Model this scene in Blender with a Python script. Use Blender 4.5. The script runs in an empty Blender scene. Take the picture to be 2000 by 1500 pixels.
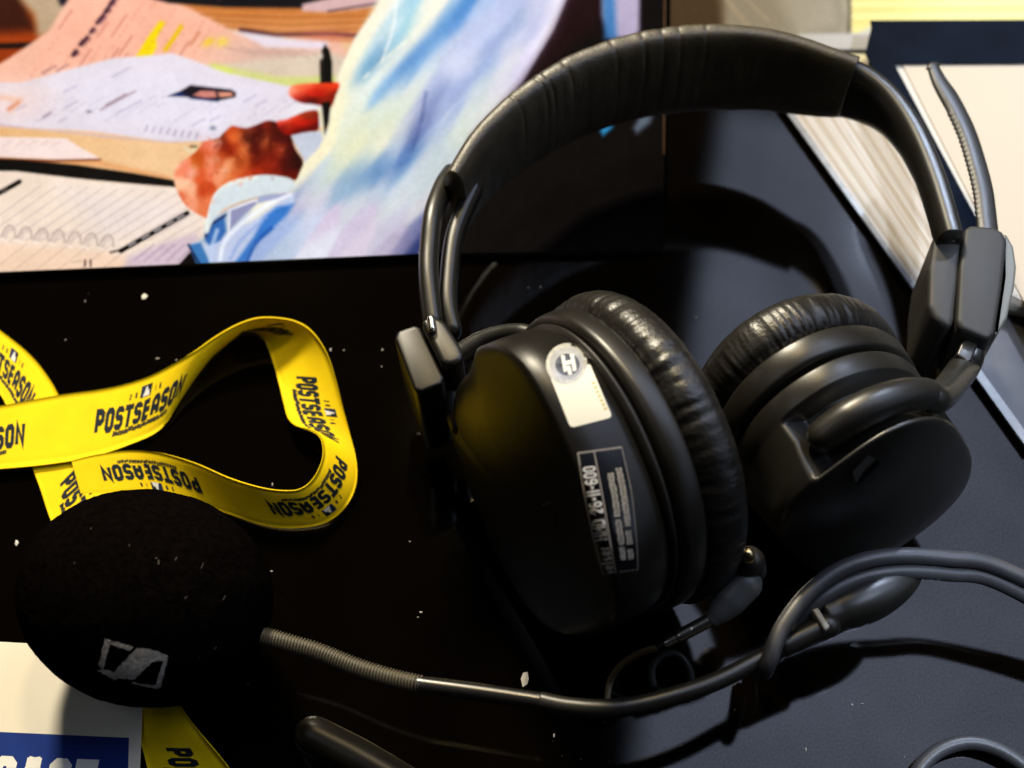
import bpy, bmesh, math, random
import numpy as np
from mathutils import Vector, Matrix, noise
from mathutils.bvhtree import BVHTree

random.seed(7)
rng = np.random.default_rng(7)
SC = bpy.context.scene
COL = SC.collection
MM = 0.001

# ------------------------------------------------------------------ camera
TILT = math.radians(30)
CAMD = 0.40
HFOV = 2 * math.atan(0.1587 / CAMD)
aim = Vector((0, 0, 0.030))
T = Vector((0, -math.sin(TILT), math.cos(TILT)))      # towards the viewer
U = Vector((0, math.cos(TILT), math.sin(TILT)))
R = Vector((1, 0, 0))
EYE = aim + T * CAMD
cd = bpy.data.cameras.new("camera")
cam = bpy.data.objects.new("camera", cd)
COL.objects.link(cam)
cam.matrix_world = Matrix(((R.x, U.x, T.x, EYE.x), (R.y, U.y, T.y, EYE.y), (R.z, U.z, T.z, EYE.z), (0, 0, 0, 1)))
cd.sensor_width = 36
cd.lens = 18 / math.tan(HFOV / 2)
cd.clip_start, cd.clip_end = 0.01, 20
cd.dof.use_dof = True
cd.dof.focus_distance = 0.375
cd.dof.aperture_fstop = 9.0
SC.camera = cam
FPX = 1000 / math.tan(HFOV / 2)

# ------------------------------------------------------------------ light
w = bpy.data.worlds.new("World")
SC.world = w
w.use_nodes = True
w.node_tree.nodes["Background"].inputs[0].default_value = (0.55, 0.6, 0.8, 1)
w.node_tree.nodes["Background"].inputs[1].default_value = 0.006


def area(name, loc, target, size, energy, color, sy=None, spread=180):
    d = bpy.data.lights.new(name, 'AREA')
    d.shape = 'RECTANGLE'
    d.size, d.size_y = size, sy or size
    d.energy, d.color = energy, color
    d.spread = math.radians(spread)
    o = bpy.data.objects.new(name, d)
    COL.objects.link(o)
    o.location = loc
    o.rotation_euler = (Vector(target) - Vector(loc)).to_track_quat('-Z', 'Y').to_euler()
    return o


# warm lamp in the far left upper corner of the case
KEY = Vector((-0.22, 0.74, 0.63))
area('case_lamp', KEY * 2.2, (0, 0.02, 0), 0.26, 78.0, (1.0, 0.89, 0.68), 0.26)
# wide, dim, cool light added over the right half, imitating a glass reflection
rl_ = area('veil_light', (0.70, 0.46, 1.0), (0.70, 0.46, 0), 1.0, 9.0, (0.64, 0.74, 1.0), 1.0)
rl_.rotation_euler = (0, 0, math.radians(-10.4))
# small golden lamp, unseen, added for warm highlights on the left cup
area('highlight_lamp', (-0.01, 0.40, 0.80), (0.0, 0.02, 0.04), 0.09, 2.0, (1.0, 0.76, 0.38), 0.09)
# weak unseen fill at the front left, added to soften the shadows
area('front_fill', (-0.50, -0.12, 0.95), (0, 0, 0), 0.30, 0.35, (0.86, 0.90, 1.0), 0.30)
# cool spotlight added over the right half only, standing in for glass haze
sd = bpy.data.lights.new('veil_spot', 'SPOT')
sd.energy, sd.color = 50.0, (0.66, 0.78, 1.0)
sd.spot_size, sd.spot_blend, sd.shadow_soft_size = math.radians(41), 0.08, 0.015
so = bpy.data.objects.new('veil_spot', sd)
COL.objects.link(so)
so.location = (0.50, 0.80, 0.95)
so.rotation_euler = (Vector((0.53, -0.02, 0.03)) - so.location).to_track_quat('-Z', 'Y').to_euler()
sd2 = sd.copy(); sd2.energy = 34.0  # second added spot for the haze, from the front
so2 = bpy.data.objects.new('veil_spot', sd2)
COL.objects.link(so2)
so2.location = (0.48, -0.14, 1.0)
so2.rotation_euler = (Vector((0.53, -0.02, 0.03)) - so2.location).to_track_quat('-Z', 'Y').to_euler()
sd2.spot_size = math.radians(50)
area('side_fill', (1.05, -0.15, 0.62), (0.15, 0, 0.03), 0.8, 0.9, (0.62, 0.76, 1.0), 0.6)  # unseen cool fill from the right, added to lift the right cup


SC.view_settings.view_transform = 'Standard'
SC.view_settings.look = 'None'
SC.view_settings.gamma = 1
SC.view_settings.exposure = 0
SC.render.engine = 'CYCLES'
SC.cycles.use_denoising = True

# ------------------------------------------------------------------ geometry helpers


def ray(px, py):
    d = (R * ((px - 1000) / FPX) - U * ((py - 750) / FPX) - T)
    return d.normalized()


def P(px, py, z=0.0):
    """Point of the place seen at photo position px,py that lies z mm above the case floor."""
    d = ray(px, py)
    t = (z * MM - EYE.z) / d.z
    return EYE + d * t


def to_px(p):
    v = p - EYE
    dep = -v.dot(T)
    return 1000 + FPX * v.dot(R) / dep, 750 - FPX * v.dot(U) / dep


def catmull(pts, n, closed=False):
    pts = [tuple(p) for p in pts]
    m = len(pts)
    out = []
    A = np.array(pts, float)
    seg = m if closed else m - 1
    for i in range(seg):
        if closed:
            a, b, c, d = A[(i - 1) % m], A[i], A[(i + 1) % m], A[(i + 2) % m]
        else:
            a, b, c, d = A[max(i - 1, 0)], A[i], A[i + 1], A[min(i + 2, m - 1)]
        for k in range(n):
            t = k / n
            out.append(0.5 * ((2 * b) + (c - a) * t + (2 * a - 5 * b + 4 * c - d) * t * t + (3 * b - a - 3 * c + d) * t ** 3))
    if not closed:
        out.append(A[-1])
    return np.array(out)


def resample(A, n):
    A = np.array(A, float)
    s = np.r_[0, np.cumsum(np.linalg.norm(np.diff(A, axis=0), axis=1))]
    q = np.linspace(0, s[-1], n)
    return np.stack([np.interp(q, s, A[:, k]) for k in range(A.shape[1])], 1)


def V3(a):
    return Vector((float(a[0]), float(a[1]), float(a[2])))


def link(name, me, mat=None, parent=None, smooth=True):
    o = bpy.data.objects.new(name, me)
    COL.objects.link(o)
    if mat is not None:
        me.materials.append(mat)
    if smooth:
        me.polygons.foreach_set('use_smooth', [True] * len(me.polygons))
    if parent is not None:
        o.parent = parent
        o.matrix_parent_inverse = Matrix.Translation(-parent.location)
    return o


def mesh(name, verts, faces, mat=None, parent=None, smooth=True):
    me = bpy.data.meshes.new(name)
    me.from_pydata([tuple(v) for v in verts], [], faces)
    me.update()
    return link(name, me, mat, parent, smooth)


def thing(name, label, cat, loc=(0, 0, 0), group=None):
    o = bpy.data.objects.new(name, None)
    COL.objects.link(o)
    o.empty_display_size = 0.02
    o.location = loc
    tag(o, label, cat, group)
    return o


def tag(o, label=None, cat=None, group=None, kind=None):
    if label: o['label'] = label
    if cat: o['category'] = cat
    if group: o['group'] = group
    if kind: o['kind'] = kind
    return o


def grid_faces(n, m, close_m=False, close_n=False):
    f = []
    for i in range(n if close_n else n - 1):
        for j in range(m if close_m else m - 1):
            a = i * m + j
            b = i * m + (j + 1) % m
            c = ((i + 1) % n) * m + (j + 1) % m
            d = ((i + 1) % n) * m + j
            f.append((a, b, c, d))
    return f


def loft(name, rings, mat, parent=None, cap0=True, cap1=True, closed_path=False):
    """rings: list of lists of points (closed sections)."""
    m = len(rings[0])
    vs = [p for r in rings for p in r]
    fs = grid_faces(len(rings), m, True, closed_path)
    if not closed_path:
        if cap0: fs.append(tuple(range(m))[::-1])
        if cap1: fs.append(tuple(range((len(rings) - 1) * m, len(rings) * m)))
    o = mesh(name, vs, fs, mat, parent)
    bm = bmesh.new(); bm.from_mesh(o.data)
    bmesh.ops.recalc_face_normals(bm, faces=bm.faces)
    bm.to_mesh(o.data); bm.free()
    return o


def sweep(name, pts, rad, mat, parent=None, seg=16, wv=None, wid=None, power=2.0, n=8, round_ends=True, mod=None):
    """Tube or band along pts (Vectors). rad: thickness half (number or list, m). wv: width direction, wid: half width."""
    A = catmull([tuple(p) for p in pts], n)
    N = len(A)
    rr = np.interp(np.linspace(0, 1, N), np.linspace(0, 1, len(np.atleast_1d(rad))), np.atleast_1d(rad)) if np.ndim(rad) else np.full(N, rad)
    ww = None
    if wid is not None:
        ww = np.interp(np.linspace(0, 1, N), np.linspace(0, 1, len(np.atleast_1d(wid))), np.atleast_1d(wid)) if np.ndim(wid) else np.full(N, wid)
    tang = np.gradient(A, axis=0)
    tang /= np.linalg.norm(tang, axis=1)[:, None] + 1e-12
    rings = []
    prev = None
    idx = list(range(N))
    for i in idx:
        t = V3(tang[i])
        if wv is not None:
            wdir = wv if isinstance(wv, Vector) else V3(np.array([np.interp(i / (N - 1), np.linspace(0, 1, len(wv)), [v[k] for v in wv]) for k in range(3)]))
            wdir = (wdir - t * wdir.dot(t)).normalized()
        else:
            if prev is None:
                prev = Vector((0, 0, 1)) if abs(t.z) < 0.9 else Vector((1, 0, 0))
            wdir = (prev - t * prev.dot(t)).normalized()
            prev = wdir
        ndir = t.cross(wdir).normalized()
        ring = []
        for j in range(seg):
            a = 2 * math.pi * j / seg
            c, s = math.cos(a), math.sin(a)
            e = 2.0 / power
            x = math.copysign(abs(c) ** e, c)
            y = math.copysign(abs(s) ** e, s)
            k = mod(i / (N - 1), a) if mod else 1.0
            ring.append((rr[i], ww[i] if ww is not None else rr[i], x * k, y * k, V3(A[i]), ndir, wdir, t))
        rings.append(ring)
    out = [[p + nd * (x * r) + wd * (y * w_) for (r, w_, x, y, p, nd, wd, t) in ring] for ring in rings]
    if round_ends:
        def endcap(ring, sgn):
            res = []
            for q in (0.35, 0.7, 0.92):
                sc = math.sqrt(max(0, 1 - q * q))
                res.append([p + t * (sgn * q * r) + nd * (x * max(r * sc, 1e-6)) + wd * (y * (w_ - r * (1 - sc))) for (r, w_, x, y, p, nd, wd, t) in ring])
            return res
        out = endcap(rings[0], -1)[::-1] + out + endcap(rings[-1], 1)
    return loft(name, out, mat, parent)


def box_on(name, corners, z0, z1, mat, parent=None, bevel=0.0008, seg=3, top_shift=(0, 0), zs=None):
    """Prism whose top outline is seen at the photo positions corners at height z1; its sides are vertical down to z0."""
    top = [P(x, y, z1 if zs is None else zs[i]) for i, (x, y) in enumerate(corners)]
    bot = [Vector((p.x + top_shift[0] * MM, p.y + top_shift[1] * MM, z0 * MM)) for p in top]
    n = len(top)
    fs = [tuple(range(n)), tuple(range(2 * n - 1, n - 1, -1))]
    for i in range(n):
        j = (i + 1) % n
        fs.append((i, i + n, j + n, j))
    me = bpy.data.meshes.new(name)
    me.from_pydata([tuple(v) for v in top + bot], [], fs)
    bm = bmesh.new(); bm.from_mesh(me)
    bmesh.ops.recalc_face_normals(bm, faces=bm.faces)
    if bevel > 0:
        bmesh.ops.bevel(bm, geom=list(bm.edges), offset=bevel, segments=seg, affect='EDGES', profile=0.6)
    bm.to_mesh(me); bm.free()
    return link(name, me, mat, parent, smooth=bevel > 0)


# ------------------------------------------------------------------ materials


def mat(name, col, rough=0.5, spec=0.5, metal=0.0, bump=0.0, scale=400.0, var=0.0, coat=0.0, sheen=0.0, vscale=60.0, rvar=0.0):
    m = bpy.data.materials.new(name)
    m.use_nodes = True
    nt = m.node_tree
    b = nt.nodes['Principled BSDF']
    b.inputs['Roughness'].default_value = rough
    b.inputs['Specular IOR Level'].default_value = spec
    b.inputs['Metallic'].default_value = metal
    b.inputs['Coat Weight'].default_value = coat
    b.inputs['Coat Roughness'].default_value = 0.05
    b.inputs['Sheen Weight'].default_value = sheen
    b.inputs['Base Color'].default_value = (*col, 1)
    tc = nt.nodes.new('ShaderNodeTexCoord')
    if var > 0 or rvar > 0:
        n1 = nt.nodes.new('ShaderNodeTexNoise')
        n1.inputs['Scale'].default_value = vscale
        n1.inputs['Detail'].default_value = 5
        nt.links.new(tc.outputs['Object'], n1.inputs['Vector'])
        if var > 0:
            r = nt.nodes.new('ShaderNodeValToRGB')
            r.color_ramp.elements[0].position = 0.3
            r.color_ramp.elements[1].position = 0.7
            r.color_ramp.elements[0].color = (*[c * (1 - var) for c in col], 1)
            r.color_ramp.elements[1].color = (*[min(1, c * (1 + var)) for c in col], 1)
            nt.links.new(n1.outputs['Fac'], r.inputs['Fac'])
            nt.links.new(r.outputs['Color'], b.inputs['Base Color'])
        if rvar > 0:
            mr = nt.nodes.new('ShaderNodeMapRange')
            mr.inputs['To Min'].default_value = rough - rvar
            mr.inputs['To Max'].default_value = rough + rvar
            nt.links.new(n1.outputs['Fac'], mr.inputs['Value'])
            nt.links.new(mr.outputs['Result'], b.inputs['Roughness'])
    if bump > 0:
        n2 = nt.nodes.new('ShaderNodeTexNoise')
        n2.inputs['Scale'].default_value = scale
        n2.inputs['Detail'].default_value = 6
        bp = nt.nodes.new('ShaderNodeBump')
        bp.inputs['Strength'].default_value = bump
        bp.inputs['Distance'].default_value = 0.0003
        nt.links.new(tc.outputs['Object'], n2.inputs['Vector'])
        nt.links.new(n2.outputs['Fac'], bp.inputs['Height'])
        nt.links.new(bp.outputs['Normal'], b.inputs['Normal'])
        if coat > 0:
            b2 = nt.nodes.new('ShaderNodeBump')
            b2.inputs['Strength'].default_value = 0.02
            b2.inputs['Distance'].default_value = 0.0003
            nt.links.new(n2.outputs['Fac'], b2.inputs['Height'])
            nt.links.new(b2.outputs['Normal'], b.inputs['Coat Normal'])
            # woven grain and faint smears in the coat that imitates a glass reflection
            wv_ = nt.nodes.new('ShaderNodeTexNoise')
            wv_.inputs['Scale'].default_value = 1500
            sm_ = nt.nodes.new('ShaderNodeTexNoise')
            sm_.inputs['Scale'].default_value = 14
            sm_.inputs['Detail'].default_value = 4
            ad_ = nt.nodes.new('ShaderNodeMath'); ad_.operation = 'MULTIPLY_ADD'
            ad_.inputs[1].default_value = 1.4
            mr_ = nt.nodes.new('ShaderNodeMapRange')
            mr_.inputs['From Min'].default_value = 0.75
            mr_.inputs['From Max'].default_value = 1.65
            mr_.inputs['To Min'].default_value = 0.45
            mr_.inputs['To Max'].default_value = 1.0
            nt.links.new(tc.outputs['Object'], wv_.inputs['Vector'])
            nt.links.new(tc.outputs['Object'], sm_.inputs['Vector'])
            nt.links.new(sm_.outputs['Fac'], ad_.inputs[0])
            nt.links.new(wv_.outputs['Fac'], ad_.inputs[2])
            nt.links.new(ad_.outputs[0], mr_.inputs['Value'])
            nt.links.new(mr_.outputs['Result'], b.inputs['Coat Weight'])
    return m


M = {
    'fabric': mat('case_fabric', (0.0016, 0.0010, 0.0005), 0.85, 0.0, bump=0.5, scale=2600, var=0.25, vscale=30, coat=1.0),  # coat added so the cloth mirrors the cool light as a veil
    'plastic': mat('matte_plastic', (0.013, 0.0115, 0.009), 0.42, 0.5, bump=0.12, scale=3500, var=0.12, vscale=90, rvar=0.05),
    'plastic2': mat('satin_plastic', (0.0135, 0.0120, 0.0090), 0.35, 0.55, bump=0.10, scale=3500, var=0.10, vscale=90, rvar=0.06),
    'leather': mat('black_leatherette', (0.013, 0.0115, 0.009), 0.36, 0.55, bump=0.55, scale=900, var=0.2, vscale=120, rvar=0.10),
    'padskin': mat('headband_leatherette', (0.034, 0.0245, 0.009), 0.46, 0.7, sheen=0.05, bump=0.5, scale=900, var=0.3, vscale=120, rvar=0.08),
    'rubber': mat('cable_rubber', (0.050, 0.049, 0.050), 0.42, 0.5, bump=0.15, scale=1500, var=0.1),
    'shell': mat('dark_shell', (0.008, 0.0065, 0.004), 0.36, 0.42, bump=0.12, scale=3500, var=0.10, vscale=90, rvar=0.06),
    'hinge': mat('matte_hinge', (0.020, 0.0185, 0.016), 0.55, 0.28, bump=0.12, scale=3500, var=0.10, vscale=90, rvar=0.05),
    'catch': mat('worn_catch', (0.075, 0.07, 0.06), 0.35, 0.5),
    'edge': mat('silver_edge', (0.20, 0.20, 0.20), 0.4, 0.5, var=.2, vscale=300),
    'gloss': mat('gloss_black', (0.004, 0.004, 0.005), 0.18, 0.5),
    'foam': mat('black_foam', (0.0025, 0.0018, 0.0015), 1.0, 0.0, bump=1.0, scale=2200, var=0.4, vscale=600),
    'yellow': mat('yellow_woven', (1.0, 0.69, 0.003), 0.70, 0.15, bump=0.35, scale=5200, var=0.05, vscale=140),
    'ink': mat('navy_ink', (0.008, 0.014, 0.020), 0.7, 0.2, var=0.3, vscale=1500),
    'white': mat('white_ink', (0.80, 0.78, 0.72), 0.6, 0.3),
    'metal': mat('bright_metal', (0.80, 0.76, 0.66), 0.25, 0.5, metal=1.0, rvar=0.08, bump=0.05, scale=900),
    'brass': mat('brass', (0.78, 0.58, 0.30), 0.25, 0.5, metal=1.0),
    'page': mat('cream_page', (0.30, 0.27, 0.20), 0.75, 0.2, var=0.06, vscale=25, bump=0.08, scale=1200),
    'page2': mat('yellowed_page', (0.60, 0.49, 0.26), 0.75, 0.2, var=0.08, vscale=40),
    'cover': mat('grey_cover', (0.035, 0.035, 0.04), 0.5, 0.4, var=0.15, vscale=200),
    'ribbon': mat('navy_ribbon', (0.003, 0.005, 0.010), 0.9, 0.05, bump=0.4, scale=3500, var=0.2),
    'lint': mat('pale_lint', (0.75, 0.70, 0.62), 0.8, 0.2),
    'tape': mat('holographic_foil', (0.50, 0.50, 0.50), 0.3, 0.6, metal=0.3, var=0.35, vscale=220),
    'sticker': mat('white_sticker', (0.92, 0.88, 0.70), 0.5, 0.4),
    'silver': mat('silver_ink', (0.42, 0.38, 0.32), 0.6, 0.4, var=0.35, vscale=1500, bump=0.5, scale=2500),
}


def attr_mat(name, rough=0.4, spec=0.4):
    m = bpy.data.materials.new(name)
    m.use_nodes = True
    nt = m.node_tree
    b = nt.nodes['Principled BSDF']
    b.inputs['Roughness'].default_value = rough
    b.inputs['Specular IOR Level'].default_value = spec
    a = nt.nodes.new('ShaderNodeAttribute')
    a.attribute_name = 'ink'
    nz = nt.nodes.new('ShaderNodeTexNoise')
    nz.inputs['Scale'].default_value = 2500
    mr = nt.nodes.new('ShaderNodeMapRange')
    mr.inputs['To Min'].default_value = 0.90
    mr.inputs['To Max'].default_value = 1.06
    mx = nt.nodes.new('ShaderNodeVectorMath')
    mx.operation = 'SCALE'
    tc = nt.nodes.new('ShaderNodeTexCoord')
    nt.links.new(tc.outputs['Object'], nz.inputs['Vector'])
    nt.links.new(nz.outputs['Fac'], mr.inputs['Value'])
    nt.links.new(a.outputs['Color'], mx.inputs[0])
    nt.links.new(mr.outputs['Result'], mx.inputs['Scale'])
    nt.links.new(mx.outputs['Vector'], b.inputs['Base Color'])
    return m


# ------------------------------------------------------------------ print painter (ink on a dense sheet)


INKF = 0.70     # print inks are a little darker than the bare paper


class Ink:
    def __init__(s, x0, y0, x1, y1, step, base):
        s.x0, s.y0, s.step = x0, y0, step
        s.nx = int((x1 - x0) / step) + 1
        s.ny = int((y1 - y0) / step) + 1
        s.X, s.Y = np.meshgrid(x0 + np.arange(s.nx) * step, y0 + np.arange(s.ny) * step)
        s.C = np.empty((s.ny, s.nx, 3)); s.C[:] = base
        g = rng.random((s.ny, s.nx))
        s.g = g

    def win(s, pts, pad):
        a = np.array(pts)
        i0 = max(0, int((a[:, 0].min() - pad - s.x0) / s.step)); i1 = min(s.nx, int((a[:, 0].max() + pad - s.x0) / s.step) + 2)
        j0 = max(0, int((a[:, 1].min() - pad - s.y0) / s.step)); j1 = min(s.ny, int((a[:, 1].max() + pad - s.y0) / s.step) + 2)
        return slice(j0, j1), slice(i0, i1)

    @staticmethod
    def segd(X, Y, a, b):
        dx, dy = b[0] - a[0], b[1] - a[1]
        L = dx * dx + dy * dy + 1e-9
        t = np.clip(((X - a[0]) * dx + (Y - a[1]) * dy) / L, 0, 1)
        return np.hypot(X - a[0] - t * dx, Y - a[1] - t * dy), t

    def put(s, w, m, col, col2=None, gdir=None):
        C = s.C[w]
        c = np.array(col, float)
        if col2 is not None:
            (ax, ay), (bx, by) = gdir
            L = (bx - ax) ** 2 + (by - ay) ** 2
            t = np.clip(((s.X[w] - ax) * (bx - ax) + (s.Y[w] - ay) * (by - ay)) / L, 0, 1)[..., None]
            c = c * (1 - t) + np.array(col2, float) * t
        C[:] = C * (1 - m[..., None]) + c * m[..., None]

    def poly(s, pts, col, soft=2.0, smooth=0, a=1.0, col2=None, gdir=None):
        if smooth: pts = catmull(pts, smooth, True)
        w = s.win(pts, soft * 2 + 2)
        X, Y = s.X[w], s.Y[w]
        if X.size == 0: return
        d = np.full(X.shape, 1e9); ins = np.zeros(X.shape, bool)
        n = len(pts)
        for i in range(n):
            p, q = pts[i], pts[(i + 1) % n]
            dd, _ = s.segd(X, Y, p, q)
            d = np.minimum(d, dd)
            c = ((p[1] > Y) != (q[1] > Y))
            if q[1] != p[1]:
                c &= X < (q[0] - p[0]) * (Y - p[1]) / (q[1] - p[1]) + p[0]
            ins ^= c
        sd = np.where(ins, d, -d)
        m = np.clip(sd / (2 * soft) + 0.5, 0, 1)
        m = m * m * (3 - 2 * m) * a
        s.put(w, m, col, col2, gdir)

    def line(s, pts, wd, col, soft=1.5, a=1.0, smooth=0, w2=None):
        if smooth: pts = catmull(pts, smooth)
        w2 = wd if w2 is None else w2
        w = s.win(pts, max(wd, w2) + soft * 2 + 2)
        X, Y = s.X[w], s.Y[w]
        if X.size == 0: return
        m = np.zeros(X.shape); n = len(pts) - 1
        for i in range(n):
            d, t = s.segd(X, Y, pts[i], pts[i + 1])
            hw = (wd + (w2 - wd) * (i + t) / n) / 2
            mm = np.clip((hw - d) / (2 * soft) + 0.5, 0, 1)
            m = np.maximum(m, mm)
        m = m * m * (3 - 2 * m) * a
        s.put(w, m, col)

    def field(s, samples, pts, soft=3.0, smooth=0, su=10.0, sv=10.0, ang=0.0, amp=1.0):
        """Fills an outline with colours flowing between the given samples (x, y, (r, g, b))."""
        if smooth: pts = catmull(pts, smooth, True)
        w = s.win(pts, soft * 2 + 2)
        X, Y = s.X[w], s.Y[w]
        ca, sa = math.cos(math.radians(ang)), math.sin(math.radians(ang))
        acc = np.zeros(X.shape + (3,)); ws = np.zeros(X.shape)
        for (x, y, c) in samples:
            dx, dy = X - x, Y - y
            g = np.exp(-.5 * (((dx * ca + dy * sa) / su) ** 2 + ((-dx * sa + dy * ca) / sv) ** 2)) + 1e-7 / (1 + (dx * dx + dy * dy) / 400)
            acc += g[..., None] * np.array(c, float); ws += g
        acc /= ws[..., None]
        keep = s.C[w].copy()
        s.poly(pts, (1000, 0, 0), soft)
        m = np.clip((s.C[w][..., :1] - keep[..., :1]) / np.maximum(1000 - keep[..., :1], 1), 0, 1) * amp
        s.C[w] = keep * (1 - m) + acc * m

    def blob(s, c, rx, ry, ang, col, a=1.0):
        w = s.win([c], max(rx, ry) * 2.6)
        X, Y = s.X[w] - c[0], s.Y[w] - c[1]
        if X.size == 0: return
        t = math.radians(ang)
        x = X * math.cos(t) + Y * math.sin(t); y = -X * math.sin(t) + Y * math.cos(t)
        m = np.exp(-((x / rx) ** 2 + (y / ry) ** 2)) * a
        s.put(w, m, col)

    def sheet(s, name, z, m_, parent, thick=2.0, keep=None):
        """Prints the picture on a sheet lying z mm above the floor."""
        X, Y, out = s.X, s.Y, None
        if keep is not None:
            X, Y, out = keep(s.X, s.Y)
        d = (np.stack([X - 1000, Y - 750], -1)) / FPX
        Rr, Uu, Tt, E = map(np.array, (R, U, T, EYE))
        dirs = d[..., :1] * Rr - d[..., 1:] * Uu - Tt
        t = (z * MM - E[2]) / dirs[..., 2]
        W = E + dirs * t[..., None]
        vs = W.reshape(-1, 3)
        ny, nx = s.ny, s.nx
        idx = np.arange(ny * nx).reshape(ny, nx)
        q = np.stack([idx[1:, :-1], idx[1:, 1:], idx[:-1, 1:], idx[:-1, :-1]], -1).reshape(-1, 4)
        if out is not None:
            o_ = out.ravel()
            q = q[~(o_[q].sum(1) >= 3)]
        me = bpy.data.meshes.new(name)
        me.vertices.add(len(vs)); me.vertices.foreach_set('co', vs.ravel())
        me.loops.add(q.size); me.loops.foreach_set('vertex_index', q.ravel().astype(np.int32))
        me.polygons.add(len(q)); me.polygons.foreach_set('loop_start', np.arange(0, q.size, 4, dtype=np.int32))
        me.update(calc_edges=True); me.validate()
        c = np.clip(s.C / 255.0, 0, 1).reshape(-1, 3)
        lin = np.where(c <= 0.04045, c / 12.92, ((c + 0.055) / 1.055) ** 2.4)
        at = me.color_attributes.new('ink', 'FLOAT_COLOR', 'POINT')
        at.data.foreach_set('color', np.c_[lin ** 1.18 * np.array([INKF, INKF * 1.06, INKF * 1.28]), np.ones(len(lin))].ravel().astype(np.float32))
        return link(name, me, m_, parent)


# ------------------------------------------------------------------ the case floor
bm = bmesh.new()
bmesh.ops.create_grid(bm, x_segments=8, y_segments=8, size=1.2)
me = bpy.data.meshes.new('case_floor'); bm.to_mesh(me); bm.free()
tag(link('case_floor', me, M['fabric'], smooth=False), kind='structure')

PRINT_MAT = attr_mat('photo_ink', 0.7, 0.02)
CARD_MAT = attr_mat('card_ink', 0.35, 0.4)

# ------------------------------------------------------------------ printed photograph (flat print on a thin board)
ink = Ink(-60, -60, 1304, 536, 2.0, (232, 196, 158))
# desk, top left
ink.poly([(-60, -60), (190, -60), (150, 30), (60, 110), (-60, 190)], (196, 92, 22), 8, col2=(150, 60, 14), gdir=((60, 0), (60, 130)))
ink.poly([(-60, -60), (30, -60), (60, 30), (70, 60), (-60, 66)], (70, 28, 10), 16)
ink.line([(-60, 92), (72, 88)], 11, (28, 14, 10), 4)
ink.poly([(40, -10), (130, -10), (146, 30), (80, 72), (66, 30)], (188, 168, 140), 12, 6)
ink.poly([(90, -60), (170, -60), (140, 16), (118, 10)], (30, 26, 40), 6)
# pink sheet
ink.poly([(158, -40), (300, -40), (390, 22), (452, 62), (560, 86), (660, 74), (700, 150), (600, 210), (300, 180), (-60, 210), (-60, 160), (20, 112), (96, 60)], (238, 192, 170), 4)
ink.poly([(158, -30), (300, -30), (440, 56), (380, 110), (250, 118), (60, 140)], (240, 184, 160), 20, a=0.7)
ink.blob((560, 120), 130, 40, 8, (206, 182, 170), 0.8)
ink.poly([(450, 58), (480, 56), (560, 74), (640, 78), (640, 96), (520, 92)], (222, 218, 230), 6, a=0.9)
# wood behind the sheets
ink.poly([(300, -60), (780, -60), (760, 60), (690, 84), (560, 72), (450, 56), (380, 20), (310, -10)], (196, 128, 66), 6, col2=(214, 160, 112), gdir=((520, 20), (520, 80)))
for i in range(7):
    y = 22 + i * 6
    ink.line([(380 + i * 12, y), (560, y + 6 + i), (740, y + 2)], 3, (168, 96, 40) if i % 2 else (222, 152, 92), 3, 0.5)
ink.line([(470, 58), (540, 68), (650, 66), (700, 70)], 7, (66, 34, 50), 4, 0.8)
ink.blob((640, 70), 60, 10, 0, (216, 120, 110), 0.5)
ink.poly([(270, -60), (780, -60), (760, -2), (700, 6), (600, 16), (440, 14), (330, 6), (280, -8)], (16, 14, 24), 4)
ink.poly([(590, 8), (690, -14), (780, -20), (770, 8), (700, 18), (640, 24), (590, 22)], (208, 178, 176), 4)
ink.line([(640, 22), (740, 6)], 3, (60, 34, 50), 2)
# heading and lines on the pink sheet
for (x, y) in [(146, 104), (160, 84), (168, 76), (180, 60), (192, 42), (199, 34), (209, 20), (218, 6), (226, -6)]:
    ink.line([(x - 2.5, y + 3), (x + 2.5, y - 3.4)], 8 + (x % 3), (70, 34, 56), 2, 0.9)
    ink.line([(x + 5, y + 5), (x + 9, y - 1)], 4, (120, 70, 86), 2, 0.5)
for k, (x, y, L) in enumerate([(248, 28, 60), (258, 70, 50), (178, 96, 72), (232, 94, 30), (370, 80, 36), (250, 104, 16), (92, 148, 36), (130, 140, 26), (140, 20, 50), (210, 44, 40)]):
    ink.line([(x, y), (x - L * 0.5, y + L * 0.72)], 3.4, (170, 96, 84), 2, 0.5)
ink.poly([(262, 116), (292, 120), (306, 92), (305, 76), (324, 44), (312, 40), (286, 76)], (236, 214, 10), 2.5)
ink.line([(354, 52), (338, 76), (323, 97)], 9, (226, 192, 16), 2.5)
ink.line([(390, 62), (372, 88)], 5, (196, 120, 80), 2.5, .6)
ink.blob((407, 82), 12, 7, -30, (236, 206, 60), 0.95); ink.blob((434, 82), 12, 9, -20, (236, 214, 90), 0.9)
ink.blob((300, 119), 10, 4, 0, (150, 190, 80), 0.7)
# fine rows of type on the pink sheet
rt = random.Random(8)
for r_ in range(13):
    x0, y0 = 60 + r_ * 26, 150 - r_ * 3
    L_ = rt.randint(5, 15)
    for k in range(L_):
        if rt.random() < .25: continue
        x, y = x0 + k * 7.2, y0 - k * 10.4
        if y < 2 or y > 150: continue
        ink.line([(x, y), (x + 3.0, y - 4.6)], 2.2, (176, 112, 100), 1.2, .42)
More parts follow.
